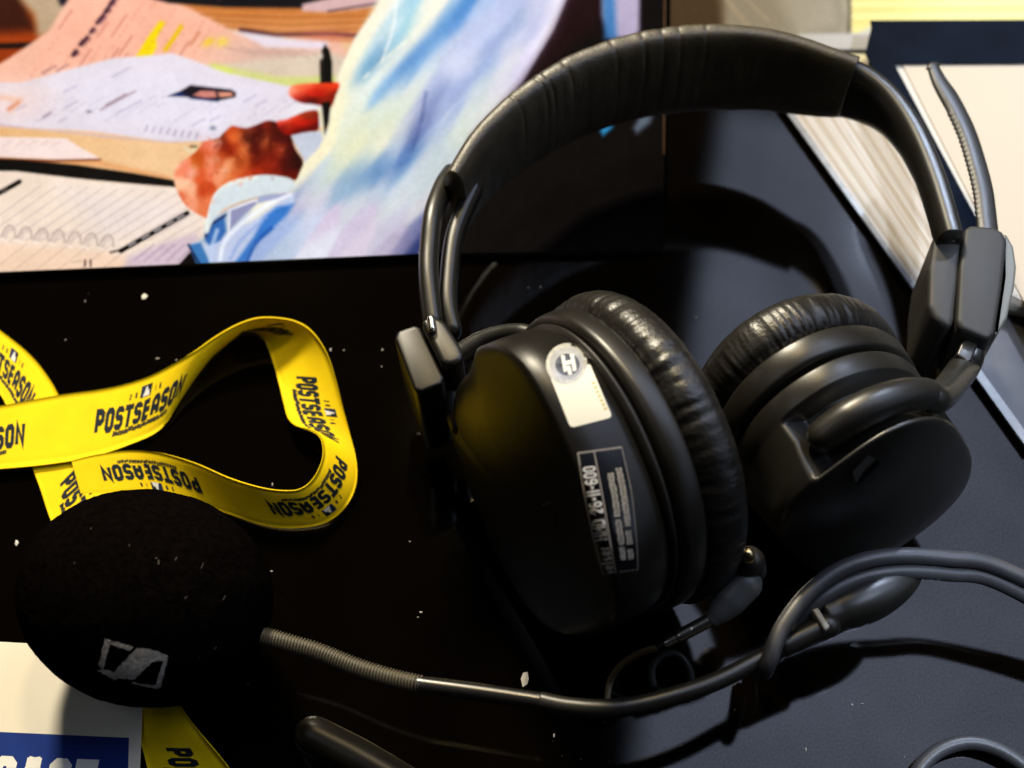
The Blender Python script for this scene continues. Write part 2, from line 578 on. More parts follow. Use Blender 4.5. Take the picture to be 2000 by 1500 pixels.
# green tinted sheet behind
ink.poly([(410, 128), (640, 100), (690, 120), (660, 180), (560, 172)], (214, 200, 182), 8)
ink.line([(416, 134), (470, 146), (540, 160), (600, 160), (650, 158)], 20, (206, 218, 120), 9, 0.75)
ink.line([(420, 132), (452, 140)], 9, (216, 232, 90), 4, 0.6)
for i in range(6):
    ink.line([(440 + i * 30, 92 + i), (500 + i * 26, 108 + i)], 3, (176, 150, 142), 4, 0.5)
# white sheet
ink.poly([(300, 108), (336, 104), (372, 116), (440, 142), (560, 168), (660, 176), (680, 230), (600, 256), (420, 280), (320, 276), (180, 256), (60, 250), (-60, 236), (-60, 160), (40, 162), (120, 140), (220, 114)], (222, 217, 226), 2.5)
ink.poly([(100, 160), (300, 120), (540, 180), (420, 260), (180, 240)], (226, 224, 236), 30, a=.8)
ink.blob((30, 200), 70, 40, -10, (236, 214, 206), .7)
ink.blob((600, 215), 40, 20, -10, (236, 240, 240), .7)
ink.poly([(327, 188), (352, 178), (372, 166), (452, 175), (461, 181), (460, 190), (430, 196), (380, 191), (345, 188)], (34, 26, 42), 2)
ink.poly([(376, 186), (392, 177), (420, 178), (424, 190), (400, 191)], (206, 140, 128), 2)
ink.poly([(424, 180), (452, 180), (456, 188), (430, 190)], (222, 160, 136), 2.5)
ink.poly([(330, 187), (352, 180), (366, 186), (350, 189)], (20, 60, 120), 2)
ink.line([(372, 191), (426, 197)], 4, (30, 50, 100), 2)
for (x, y, L, c) in [(264, 178, 86, 0), (246, 184, 50, 0), (276, 196, 60, 1), (150, 198, 30, 1), (96, 225, 24, 1), (130, 230, 20, 1), (254, 132, 44, 1), (148, 168, 30, 1), (110, 128, 36, 0), (134, 126, 30, 0), (100, 220, 20, 0), (50, 205, 22, 1), (500, 186, 30, 1), (520, 196, 26, 1), (400, 232, 30, 1), (430, 226, 24, 1)]:
    ink.line([(x, y), (x - L * .78, y + L * .42)], 3.2, ((120, 84, 96), (168, 160, 190))[c], 2, .55)
for r_ in range(15):
    x0, y0 = 70 + r_ * 34, 236 - (r_ % 4) * 9
    for k in range(rt.randint(4, 11)):
        if rt.random() < .3: continue
        x, y = x0 + k * 8.6, y0 - k * 5.4
        if y < 128 + abs(x - 300) * .12 or x > 600 or (320 < x < 470 and 160 < y < 200): continue
        ink.line([(x, y), (x + 4.2, y - 2.6)], 2.0, (158, 148, 172), 1.2, .42)
ink.blob((174, 218), 6, 3, 0, (90, 84, 110), .7); ink.blob((416, 250), 6, 4, 0, (70, 84, 110), .7)
for i in range(8):
    ink.line([(288 + i * 14, 246 + i * 2), (284 + i * 14, 256 + i * 2)], 4, (150, 148, 176), 2, .55)
ink.line([(-60, 180), (40, 196), (20, 214)], 10, (232, 176, 140), 6, .5)
ink.line([(16, 214), (36, 200)], 6, (214, 130, 90), 3, .6)
ink.line([(-60, 236), (60, 252), (300, 277), (420, 280)], 4, (196, 182, 206), 3, .8)
# tan table between the sheets
ink.poly([(-60, 244), (60, 252), (200, 268), (330, 279), (420, 274), (420, 300), (345, 362), (200, 342), (-60, 314)], (226, 186, 136), 3, col2=(234, 200, 156), gdir=((0, 0), (260, 0)))
ink.line([(-60, 308), (200, 320), (330, 350)], 10, (222, 160, 102), 6, .7)
ink.poly([(-60, 266), (130, 270), (150, 284), (196, 310), (120, 312), (-60, 304)], (238, 222, 216), 2)
ink.line([(-60, 308), (100, 314), (196, 312)], 4, (120, 50, 20), 2, .9)
for i in range(5):
    ink.line([(8 + i * 24, 284), (22 + i * 24, 276)], 2.5, (206, 186, 180), 2, .5)
ink.line([(360, 288), (372, 297), (382, 290)], 5, (224, 214, 180), 1.5)
ink.line([(372, 286), (384, 286)], 3, (40, 30, 24), 1.5)
# black edge and ring binder
ink.poly([(-60, 308), (40, 312), (150, 322), (260, 338), (350, 354), (350, 366), (270, 360), (160, 350), (-60, 336)], (12, 8, 8), 2)
ink.poly([(-60, 334), (30, 334), (180, 352), (290, 362), (340, 366), (400, 410), (400, 520), (-60, 560)], (238, 224, 208), 2)
ink.poly([(-60, 470), (200, 490), (300, 520), (-60, 580)], (240, 212, 186), 16, a=.8)
ink.poly([(120, 370), (340, 380), (380, 440), (200, 470)], (232, 224, 220), 30, a=.7)
for i in range(17):
    x = -70 + i * 30
    ink.line([(x, 470), (x + 150, 362 + i * 1.5)], 1.8, (186, 168, 170), 1.6, .6)
for i in range(10):
    x = -30 + i * 42
    ink.line([(x, 540), (x + 80, 478)], 1.8, (190, 164, 156), 1.6, .5)
for i in range(7):
    x = 2 + i * 32
    ink.line([(x, 462 + i * 3), (x + 8, 446 + i * 3), (x + 18, 440 + i * 3), (x + 26, 448 + i * 3), (x + 28, 464 + i * 3)], 3, (176, 158, 150), 1.8, .75, 3)
    ink.line([(x + 6, 464 + i * 3), (x + 14, 446 + i * 3), (x + 24, 448 + i * 3)], 8, (206, 190, 182), 4, .6)
    ink.line([(x + 1, 466 + i * 3), (x + 10, 470 + i * 3)], 3, (250, 240, 226), 1.5, .8)
ink.line([(-20, 386), (8, 372), (38, 355)], 9, (20, 14, 14), 1.6)
ink.line([(4, 374), (14, 369)], 2.2, (150, 140, 140), 1)
ink.line([(236, 490), (300, 454), (366, 416)], 9, (14, 10, 12), 1.6)
for x in (252, 278, 302, 326, 346):
    ink.line([(x, 490 - (x - 236) * .56 - 1), (x + 13, 490 - (x + 13 - 236) * .56 - 1)], 2.4, (212, 204, 204), 1)
ink.line([(216, 493), (232, 489)], 4, (60, 44, 44), 2, .8)
for (x, y) in [(166, 508), (177, 508)]:
    ink.line([(x, y), (x, y + 12)], 3.4, (54, 30, 34), 1.6, .85)
ink.line([(140, 512), (158, 510)], 2.5, (170, 150, 144), 2, .5)
ink.poly([(250, 500), (330, 470), (385, 455), (390, 520), (240, 530)], (206, 190, 206), 10, a=.8)
for i in range(5):
    ink.line([(262 + i * 22, 508), (300 + i * 20, 478)], 3, (164, 140, 170), 2.5, .5)
ink.poly([(350, 516), (372, 492), (396, 512), (400, 540), (346, 540)], (12, 8, 14), 2.5)
# chair and trousers, dark, right of the sleeve
ink.poly([(1010, -60), (1320, -60), (1320, 560), (820, 560), (850, 420), (960, 230), (1060, 60)], (12, 5, 6), 5)
ink.poly([(1120, -60), (1200, -60), (1170, 60), (1110, 90), (1020, 240), (1040, 120)], (36, 10, 14), 18)
ink.poly([(1176, -60), (1252, -60), (1250, 60), (1236, 76), (1192, 74), (1176, 30)], (182, 174, 196), 9)
ink.poly([(1176, -20), (1200, -20), (1204, 76), (1180, 76)], (70, 130, 184), 9, a=.9)
ink.poly([(1252, -60), (1296, -60), (1296, 240), (1252, 240)], (12, 6, 8), 5)
ink.poly([(1165, 244), (1204, 222), (1196, 250), (1178, 266)], (58, 150, 196), 6)
ink.poly([(1236, 250), (1262, 206), (1284, 204), (1270, 240), (1244, 262)], (96, 108, 120), 8)
ink.line([(1299, -60), (1297, 300)], 3, (150, 118, 84), 1.6, .8)
# sleeve
SL = [(765, -60), (735, 16), (694, 74), (668, 130), (648, 190), (642, 250), (620, 286), (594, 316), (578, 350), (570, 376), (520, 386), (460, 404), (402, 430), (398, 464), (368, 480), (386, 512), (500, 540), (800, 540), (824, 480), (846, 400), (872, 340), (930, 260), (1020, 160), (1080, 60), (1130, -60)]
ink.poly(SL, (212, 222, 228), 2.5)
ink.poly([(770, -60), (900, -60), (830, 30), (742, 120), (672, 220), (618, 330), (590, 350), (578, 350), (642, 250), (660, 150), (700, 70)], (238, 240, 212), 10, a=.9)
ink.poly([(960, -60), (1130, -60), (1080, 60), (1010, 170), (900, 290), (860, 300), (900, 180)], (214, 216, 236), 22, a=.9)
SLV = [(754, 13, (240, 235, 215)), (773, 13, (235, 240, 235)), (784, 13, (160, 205, 220)), (803, 13, (170, 210, 225)), (830, 13, (235, 235, 220)), (852, 13, (240, 238, 220)), (884, 13, (190, 210, 225)), (905, 13, (90, 145, 200)), (938, 13, (175, 195, 225)), (992, 13, (185, 195, 225)), (1046, 13, (200, 205, 225)), (1087, 13, (225, 222, 235)), (727, 54, (240, 238, 218)), (754, 54, (190, 215, 225)), (770, 54, (235, 240, 235)), (784, 54, (150, 205, 220)), (803, 54, (195, 220, 220)), (819, 54, (240, 238, 215)), (843, 54, (220, 225, 220)), (862, 54, (100, 155, 205)), (884, 54, (120, 165, 215)), (924, 54, (190, 200, 225)), (965, 54, (195, 205, 230)), (1005, 54, (170, 185, 215)), (1046, 54, (195, 200, 225)), (1081, 54, (235, 232, 240)), (700, 94, (242, 240, 215)), (727, 94, (205, 225, 225)), (746, 94, (120, 170, 205)), (754, 94, (235, 238, 235)), (768, 94, (100, 165, 200)), (784, 94, (230, 235, 225)), (803, 94, (215, 225, 225)), (824, 94, (110, 160, 210)), (846, 94, (150, 185, 220)), (870, 94, (195, 205, 225)), (911, 94, (195, 205, 230)), (951, 94, (165, 180, 215)), (992, 94, (205, 210, 228)), (1046, 94, (225, 222, 238)), (681, 130, (243, 240, 212)), (711, 130, (200, 220, 225)), (722, 130, (70, 130, 180)), (733, 130, (100, 160, 200)), (746, 130, (235, 238, 228)), (765, 130, (200, 220, 230)), (789, 130, (100, 150, 205)), (808, 130, (130, 175, 215)), (835, 130, (205, 220, 230)), (884, 130, (215, 220, 235)), (916, 130, (205, 212, 230)), (951, 130, (165, 185, 218)), (992, 130, (215, 218, 225)), (1019, 130, (215, 212, 232)), (668, 167, (242, 240, 212)), (700, 167, (238, 240, 220)), (722, 167, (215, 228, 228)), (749, 167, (150, 190, 220)), (776, 167, (200, 215, 225)), (816, 167, (220, 228, 222)), (843, 167, (190, 200, 225)), (857, 167, (165, 180, 215)), (897, 167, (160, 175, 212)), (938, 167, (200, 212, 220)), (978, 167, (215, 215, 225)), (654, 211, (243, 240, 210)), (695, 211, (225, 232, 215)), (749, 211, (220, 230, 215)), (789, 211, (218, 228, 215)), (819, 211, (190, 195, 215)), (833, 211, (130, 145, 185)), (857, 211, (170, 185, 215)), (884, 211, (165, 180, 212)), (924, 211, (205, 215, 212)), (951, 211, (215, 218, 215)), (636, 257, (240, 238, 205)), (695, 257, (222, 228, 205)), (749, 257, (222, 228, 205)), (789, 257, (205, 212, 215)), (808, 257, (120, 135, 185)), (819, 257, (110, 120, 165)), (835, 257, (165, 180, 215)), (862, 257, (185, 198, 215)), (897, 257, (210, 220, 210)), (614, 297, (242, 238, 205)), (681, 297, (225, 228, 195)), (735, 297, (235, 235, 210)), (770, 297, (180, 195, 215)), (792, 297, (105, 135, 190)), (803, 297, (60, 110, 165)), (816, 297, (160, 185, 215)), (857, 297, (200, 215, 218)), (592, 330, (240, 235, 205)), (654, 330, (215, 225, 205)), (700, 330, (150, 180, 205)), (735, 330, (105, 145, 190)), (770, 330, (115, 150, 195)), (789, 330, (150, 180, 210)), (816, 330, (205, 215, 222)), (852, 330, (200, 212, 215)), (576, 359, (235, 235, 215)), (614, 359, (200, 215, 222)), (668, 359, (165, 190, 210)), (708, 359, (170, 195, 215)), (749, 359, (205, 215, 225)), (789, 359, (205, 218, 225)), (830, 359, (205, 218, 222)), (568, 392, (150, 165, 200)), (590, 392, (205, 200, 215)), (627, 392, (210, 210, 222)), (695, 392, (212, 218, 225)), (776, 392, (210, 218, 222)), (830, 392, (210, 212, 218)), (600, 440, (205, 215, 235)), (560, 440, (170, 190, 225)), (640, 440, (215, 205, 225)), (700, 440, (212, 205, 225)), (760, 440, (205, 205, 222)), (822, 440, (120, 125, 170)), (560, 480, (190, 205, 225)), (620, 480, (225, 230, 240)), (700, 480, (220, 212, 228)), (760, 480, (195, 190, 212)), (790, 480, (150, 148, 185)), (815, 480, (60, 75, 130)), (735, 112, (90, 150, 190)), (741, 105, (110, 165, 200)), (778, 75, (125, 185, 212)), (760, 80, (232, 238, 232)), (750, 110, (236, 240, 230)), (842, 74, (120, 165, 212)), (806, 112, (108, 158, 208)), (873, 34, (95, 150, 202)), (893, 30, (95, 150, 205)), (920, -10, (90, 145, 200)), (775, 150, (130, 175, 215)), (735, 150, (240, 240, 222)), (765, 118, (238, 240, 228)), (800, 70, (240, 238, 220)), (826, 235, (125, 138, 182)), (813, 275, (100, 125, 180)), (798, 312, (80, 125, 180)), (752, 326, (105, 148, 192)), (718, 338, (120, 158, 195)), (680, 346, (150, 182, 208)), (842, 190, (150, 165, 200)), (780, 283, (200, 212, 215)), (700, 313, (222, 226, 200)), (830, 300, (205, 215, 222)), (800, 345, (200, 212, 222)), (846, 260, (180, 195, 215)), (640, 350, (200, 215, 215))]
ink.field(SLV, SL, 2.5, 0, 26, 8, -52)
ink.line([(776, -20), (773, 20), (766, 62), (756, 92), (745, 116)], 3.4, (244, 246, 240), 2.2, .85, 4)
ink.line([(712, 152), (735, 128), (765, 104), (790, 82)], 3.6, (245, 245, 228), 2.4, .85, 4)
ink.line([(722, 140), (740, 120), (748, 100)], 2.4, (60, 110, 160), 2, .6, 4)
ink.line([(832, 180), (822, 240), (806, 292)], 5, (84, 98, 150), 4, .6, 4)
ink.line([(800, 312), (780, 322)], 5, (80, 120, 176), 4, .4)
for k in range(40):
    x, y = rng.uniform(600, 1050), rng.uniform(20, 480)
    if x < 650 + (300 - y) * .5 or x > 1060 - y * .5: continue
    ink.blob((x, y), rng.uniform(2, 5), rng.uniform(14, 36), rng.uniform(22, 48), [(236, 240, 242), (180, 198, 222), (214, 220, 236)][k % 3], .16)
ink.line([(1142, -60), (1092, 60), (1026, 168), (930, 276)], 22, (40, 16, 26), 16, .7, 4)
# gathers at the cuff
ink.poly([(478, 512), (492, 480), (520, 456), (548, 436), (574, 396), (576, 376), (556, 388), (520, 414), (470, 446), (420, 470), (398, 480), (410, 512)], (196, 208, 232), 3)
ink.poly([(478, 512), (494, 478), (534, 446), (560, 420), (574, 398), (540, 404), (516, 424), (496, 462), (476, 490), (460, 512)], (66, 130, 204), 6)
ink.line([(482, 510), (500, 474), (530, 446)], 7, (30, 92, 176), 4, .8, 4)
ink.line([(430, 506), (440, 470), (480, 430), (530, 396), (566, 380)], 8, (236, 242, 250), 4, .9, 4)
ink.line([(450, 506), (470, 470), (520, 424)], 6, (150, 176, 226), 4, .7, 4)
ink.poly([(446, 452), (448, 408), (498, 392), (502, 398), (478, 418)], (150, 152, 186), 3)
ink.poly([(502, 398), (505, 382), (520, 380), (566, 376), (540, 388)], (164, 172, 206), 3)
ink.line([(447, 454), (449, 408)], 3, (240, 244, 250), 1.6)
ink.line([(449, 410), (499, 391)], 3, (240, 244, 250), 1.6)
ink.poly([(404, 436), (438, 420), (442, 452), (430, 470), (410, 480), (400, 470)], (60, 116, 182), 4)
ink.line([(402, 462), (410, 440), (440, 420)], 5, (30, 52, 96), 2.5)
ink.line([(412, 510), (414, 480), (424, 450)], 8, (196, 214, 240), 4, .8)
ink.poly([(368, 478), (392, 474), (404, 500), (410, 516), (384, 516)], (74, 134, 190), 3)
ink.line([(368, 478), (376, 492), (388, 512)], 4, (20, 40, 80), 2)
# cuff
ink.poly([(403, 458), (402, 420), (408, 392), (424, 366), (452, 350), (500, 341), (548, 343), (574, 354), (568, 374), (520, 380), (462, 396), (424, 420)], (210, 222, 226), 2, 4)
ink.line([(404, 450), (405, 410), (420, 376), (450, 356), (500, 346)], 9, (236, 242, 232), 4, .8, 4)
ink.line([(420, 428), (470, 396), (540, 378)], 4, (176, 190, 206), 3, .6, 4)
# shirt glimpse under the hand
ink.poly([(566, 262), (600, 256), (640, 256), (622, 290), (596, 316), (584, 296)], (200, 208, 220), 4)
# hand
HD = [(340, 352), (341, 334), (347, 320), (358, 313), (381, 298), (397, 278), (414, 273), (428, 268), (440, 256), (453, 246), (466, 248), (482, 250), (503, 243), (520, 236), (532, 236), (546, 242), (567, 262), (576, 290), (592, 315), (586, 335), (577, 352), (560, 346), (520, 341), (478, 346), (446, 356), (424, 372), (412, 392), (404, 424), (398, 424), (372, 410), (356, 392), (344, 368)]
HS = [(348.8, 312.8, (245, 215, 180)), (361.4, 320.0, (240, 150, 120)), (361.4, 334.4, (235, 130, 95)), (356.0, 356.0, (245, 200, 165)), (370.4, 374.0, (240, 185, 150)), (374.0, 395.6, (235, 160, 125)), (356.0, 388.4, (220, 110, 70)), (399.2, 280.4, (235, 130, 100)), (388.4, 302.0, (195, 90, 40)), (383.0, 316.4, (205, 100, 30)), (374.0, 334.4, (245, 190, 170)), (392.0, 341.6, (215, 95, 45)), (397.4, 374.0, (200, 80, 35)), (401.0, 395.6, (225, 130, 85)), (413.6, 284.0, (235, 140, 110)), (422.6, 280.4, (240, 180, 160)), (417.2, 312.8, (238, 170, 140)), (410.0, 330.8, (235, 140, 105)), (408.2, 298.4, (220, 110, 70)), (431.6, 269.6, (110, 35, 10)), (438.8, 284.0, (120, 20, 5)), (431.6, 302.0, (190, 80, 30)), (428.0, 320.0, (205, 100, 50)), (442.4, 327.2, (240, 185, 150)), (435.2, 338.0, (235, 160, 120)), (453.2, 323.6, (225, 140, 85)), (449.6, 352.4, (220, 130, 80)), (456.8, 251.6, (190, 75, 30)), (449.6, 266.0, (235, 115, 50)), (464.0, 266.0, (225, 130, 75)), (476.6, 251.6, (140, 45, 15)), (482.0, 267.8, (60, 10, 5)), (489.2, 255.2, (170, 90, 60)), (474.8, 287.6, (215, 130, 80)), (464.0, 284.0, (200, 90, 35)), (453.2, 291.2, (150, 40, 10)), (478.4, 305.6, (210, 110, 55)), (467.6, 316.4, (150, 60, 20)), (474.8, 330.8, (205, 100, 50)), (500.0, 251.6, (90, 15, 5)), (500.0, 269.6, (70, 5, 2)), (496.4, 293.0, (90, 15, 5)), (500.0, 311.0, (120, 30, 5)), (500.0, 334.4, (170, 50, 15)), (518.0, 273.2, (200, 110, 60)), (510.8, 266.0, (70, 5, 2)), (525.2, 242.6, (150, 45, 20)), (536.0, 240.8, (60, 5, 2)), (536.0, 255.2, (80, 10, 3)), (532.4, 269.6, (90, 12, 3)), (527.0, 287.6, (120, 35, 10)), (536.0, 302.0, (120, 25, 8)), (527.0, 320.0, (150, 40, 12)), (536.0, 334.4, (140, 35, 10)), (548.6, 291.2, (180, 80, 45)), (545.0, 266.0, (80, 10, 3)), (561.2, 269.6, (80, 8, 3)), (563.0, 293.0, (75, 8, 3)), (557.6, 320.0, (90, 12, 4)), (577.4, 320.0, (60, 6, 3)), (572.0, 341.6, (110, 15, 5)), (586.4, 316.4, (50, 5, 3)), (456.8, 338.0, (215, 110, 55)), (482.0, 343.4, (190, 70, 25))]
ink.field(HS, HD, 2.2, 3, 9.5, 7.5, -60)
for k in range(260):
    q = HS[int(rng.integers(len(HS)))]
    x, y = q[0] + rng.normal() * 9, q[1] + rng.normal() * 8
    if not (352 < x < 572 and y > 262 and y < 400 - max(0, x - 400) * .38): continue
    d_ = 26 if k % 2 else -26
    ink.blob((x, y), rng.uniform(1.5, 4), rng.uniform(1.5, 5), rng.uniform(0, 90), tuple(max(0, min(250, v + d_ * f)) for v, f in zip(q[2], (1, .8, .6))), .35)
# index finger and thumb round the pen
LO = [(552.2, 240.8, (235, 80, 60)), (554.0, 230.0, (245, 140, 120)), (572.0, 230.0, (220, 75, 45)), (572.0, 248.0, (150, 20, 5)), (599.0, 221.0, (170, 70, 35)), (599.0, 240.8, (190, 35, 10)), (611.6, 226.4, (140, 40, 15)), (611.6, 248.0, (110, 10, 3)), (590.0, 255.2, (110, 10, 3)), (554.0, 251.6, (170, 20, 10)), (581.0, 240.8, (215, 50, 20))]
ink.field(LO, [(540, 238), (556, 234), (572, 228), (588, 221), (604, 216), (621, 217), (623, 236), (621, 254), (604, 257), (586, 260), (567, 264), (552, 258)], 2.4, 3, 9, 5, -12)
UPF = [(568.4, 177.8, (248, 190, 160)), (581.0, 172.4, (240, 120, 80)), (581.0, 185.0, (225, 80, 60)), (590.0, 195.8, (140, 30, 15)), (600.8, 167.0, (235, 110, 70)), (608.0, 181.4, (215, 50, 25)), (608.0, 197.6, (90, 10, 3)), (626.0, 179.6, (180, 25, 8)), (626.0, 167.0, (230, 80, 40)), (640.4, 176.0, (215, 70, 30)), (647.6, 165.2, (235, 70, 30)), (635.0, 199.4, (150, 40, 10)), (653.0, 185.0, (130, 30, 8))]
ink.field(UPF, [(563, 183), (565, 174), (572, 167), (599, 163), (626, 162), (662, 162), (656, 186), (646, 210), (630, 207), (608, 203), (594, 202), (581, 198), (570, 191)], 2.4, 3, 9, 6, 0)
ink.blob((554, 250), 12, 9, 0, (130, 26, 10), .7); ink.blob((564, 246), 8, 6, 0, (190, 60, 34), .6)
ink.line([(624, 212), (629, 238), (632, 268)], 5, (232, 228, 190), 1.6)
ink.poly([(628, 200), (646, 198), (642, 240), (634, 262)], (20, 12, 8), 2.5)
ink.poly([(635, 86), (644, 98), (649, 122), (649, 162), (625, 162), (624, 118), (628, 98)], (14, 10, 8), 1.6)
ink.blob((627, 110), 4, 8, 5, (240, 230, 214), .95)
ink.line([(629, 120), (628, 158)], 2, (110, 90, 76), 1.4, .7)
# mottled tone of the print, coarse and fine
def mottle(I, amp, cell):
    h_, w_ = I.X.shape
    g0 = rng.random((h_ // cell + 3, w_ // cell + 3)) - .5
    yy, xx = np.arange(h_) / cell, np.arange(w_) / cell
    y0, x0 = yy.astype(int), xx.astype(int)
    fy, fx = (yy - y0)[:, None], (xx - x0)[None]
    fy, fx = fy * fy * (3 - 2 * fy), fx * fx * (3 - 2 * fx)
    g = g0[np.ix_(y0, x0)] * (1 - fy) * (1 - fx) + g0[np.ix_(y0 + 1, x0)] * fy * (1 - fx) + g0[np.ix_(y0, x0 + 1)] * (1 - fy) * fx + g0[np.ix_(y0 + 1, x0 + 1)] * fy * fx
    I.C += g[..., None] * amp


mottle(ink, 8, 30); mottle(ink, 5, 9); mottle(ink, 6, 3)
# print grain
ink.C += (ink.g[..., None] - .5) * 9
yb_ = lambda x: 531 - 36 * np.clip(x, -60, 820) / 820 - np.clip(x - 820, 0, 900) * 0.010
xr_ = lambda y: 1302 - (y + 60) * 0.012


def keep_(X, Y):
    yb, xr = yb_(X), xr_(Y)
    return np.minimum(X, xr), np.minimum(Y, yb), (Y > yb + 1e-6) | (X > xr + 1e-6)


pp = thing('printed_photograph', 'glossy printed photograph of a hand with a pen and a pale blue sleeve over papers', 'photo print', P(500, 300, 0))
ink.sheet('printed_face', 3.0, PRINT_MAT, pp, keep=keep_)
box_on('backing_board', [(-64, -64), (1300, -64), (1295, 487), (820, 492), (0, 528), (-64, 531)], 0.05, 2.9, mat('board_core', (0.02, 0.018, 0.016), 0.8), pp, bevel=0)

# second print, upper right, seen above the headband
ink2 = Ink(1300, -60, 2100, 150, 2.4, (206, 200, 168))
ink2.poly([(1290, -70), (1440, -70), (1420, 60), (1400, 160), (1290, 160)], (84, 66, 44), 22)
ink2.poly([(1400, -70), (1640, -70), (1660, 40), (1652, 76), (1560, 100), (1420, 60)], (150, 140, 116), 20)
ink2.poly([(1480, -70), (1620, -70), (1640, 50), (1560, 70)], (170, 160, 136), 20, a=.8)
ink2.line([(1390, -60), (1420, 0), (1460, 50)], 6, (190, 166, 130), 6, .5)
ink2.line([(1430, -60), (1460, 0), (1500, 40)], 4, (200, 176, 140), 6, .4)
ink2.line([(1646, -60), (1660, 10), (1657, 66)], 10, (110, 100, 78), 5, .8, 4)
ink2.poly([(1664, -70), (2110, -70), (2110, 50), (1700, 50), (1664, 72)], (226, 212, 140), 3)
for i in range(8):
    ink2.line([(1664, -40 + i * 12), (2110, -44 + i * 12)], 4, ((240, 228, 160), (214, 196, 116))[i % 2], 4, .7)
ink2.poly([(1560, 66), (1900, 62), (1900, 104), (1560, 104)], (190, 184, 168), 5)
ink2.line([(1560, 100), (1900, 102)], 7, (24, 24, 30), 2.5)
ink2.poly([(1560, 106), (2110, 106), (2110, 160), (1560, 160)], (240, 232, 190), 2)
ink2.C += (rng.random(ink2.C.shape[:2])[..., None] - .5) * 9


def keep2_(X, Y):
    return np.maximum(X, 1310), np.minimum(Y, 140), (X < 1310 - 1e-6) | (Y > 140 + 1e-6)


p2 = thing('printed_photograph', 'blurred grey and yellow printed photograph at the top right behind the headband', 'photo print', P(1600, 20, 0))
ink2.sheet('printed_face', 2.0, PRINT_MAT, p2, keep=keep2_)
box_on('backing_board', [(1311, -60), (2098, -60), (2098, 139), (1311, 139)], 0.05, 1.9, bpy.data.materials['board_core'], p2, bevel=0)
# ------------------------------------------------------------------ open score book with fanned pages, right
bk = thing('score_book', 'thick open book with fanned cream pages and a grey cover edge', 'book', P(1800, 500, 0))
NP = 54
L1 = [(1526, 186), (1812, 588)]
L2 = [(1716, 104), (1950, 520)]


def slab(name, quad, z0, z1, m_, parent, drop=0.25, zq=None):
    """Thin sheet: quad photo positions at height z1 (or heights zq), its left edge dropping to z0."""
    zq = zq or [z1] * 4
    t = [P(x, y, z) for (x, y), z in zip(quad, zq)]
    th = Vector((0, 0, drop * MM))
    b_ = [p - th for p in t]
    return mesh(name, t + b_, [(0, 1, 2, 3), (7, 6, 5, 4), (0, 4, 5, 1), (1, 5, 6, 2), (2, 6, 7, 3), (3, 7, 4, 0)], m_, parent, smooth=False)


slab('cover_board', [(1512, 186), (2010, 880), (2120, 880), (2120, 60)], 0, 3.2, M['cover'], bk, drop=1.2)
pages = [mat('page_paper', c, 0.8, 0.2, var=.05, vscale=30, bump=.1, scale=1500) for c in
         [(0.432, 0.396, 0.341), (0.460, 0.423, 0.385), (0.368, 0.313, 0.242), (0.460, 0.423, 0.396)]]
for i in range(NP):
    f = (i / (NP - 1))
    j = random.uniform(-.35, .35) / NP if 0 < i < NP - 1 else 0
    f2 = f + j
    z = 3.4 + 9 * f
    f3 = f2 * 1.0
    a = (L1[0][0] * (1 - f3) + L2[0][0] * f3 + random.uniform(-1, 1), L1[0][1] * (1 - f3) + L2[0][1] * f3)
    b = (L1[1][0] * (1 - f2) + (L2[1][0] + 30) * f2 + random.uniform(-2, 2), L1[1][1] * (1 - f2) + (L2[1][1] + 54) * f2)
    slab('page', [a, b, (2130, 640 + 20 * f), (2130, 90)], 0, z, pages[(i * 7 + i // 3) % 4], bk, drop=0.16)
slab('page', [(1745, 92), (1990, 570), (2140, 830), (2140, 60)], 0, 12.9, mat('cream_top_page', (0.386, 0.322, 0.242), 0.7, 0.2, var=.03, vscale=12, bump=.08, scale=900), bk, drop=0.5)
slab('cover_edge', [(1512, 186), (2010, 880), (2030, 880), (1528, 186)], 0, 3.35, M['edge'], bk, drop=1.2)
# binding tape down the edge of the top page
tag(slab('ribbon_strap', [(1700, 40), (2140, 38), (2140, 122), (1712, 124)], 0, 13.8, M['ribbon'], None, drop=0.5),
    'flat black ribbon lying straight across the top of the cream page', 'ribbon')
tag(slab('ribbon_strap', [(1704, 44), (1690, 104), (1872, 470), (1936, 480)], 0, 14.4, M['ribbon'], None, drop=0.5, zq=[14.4, 14.3, 14.3, 14.3]),
    'flat black ribbon running diagonally down behind the headband beside the cream page', 'ribbon')
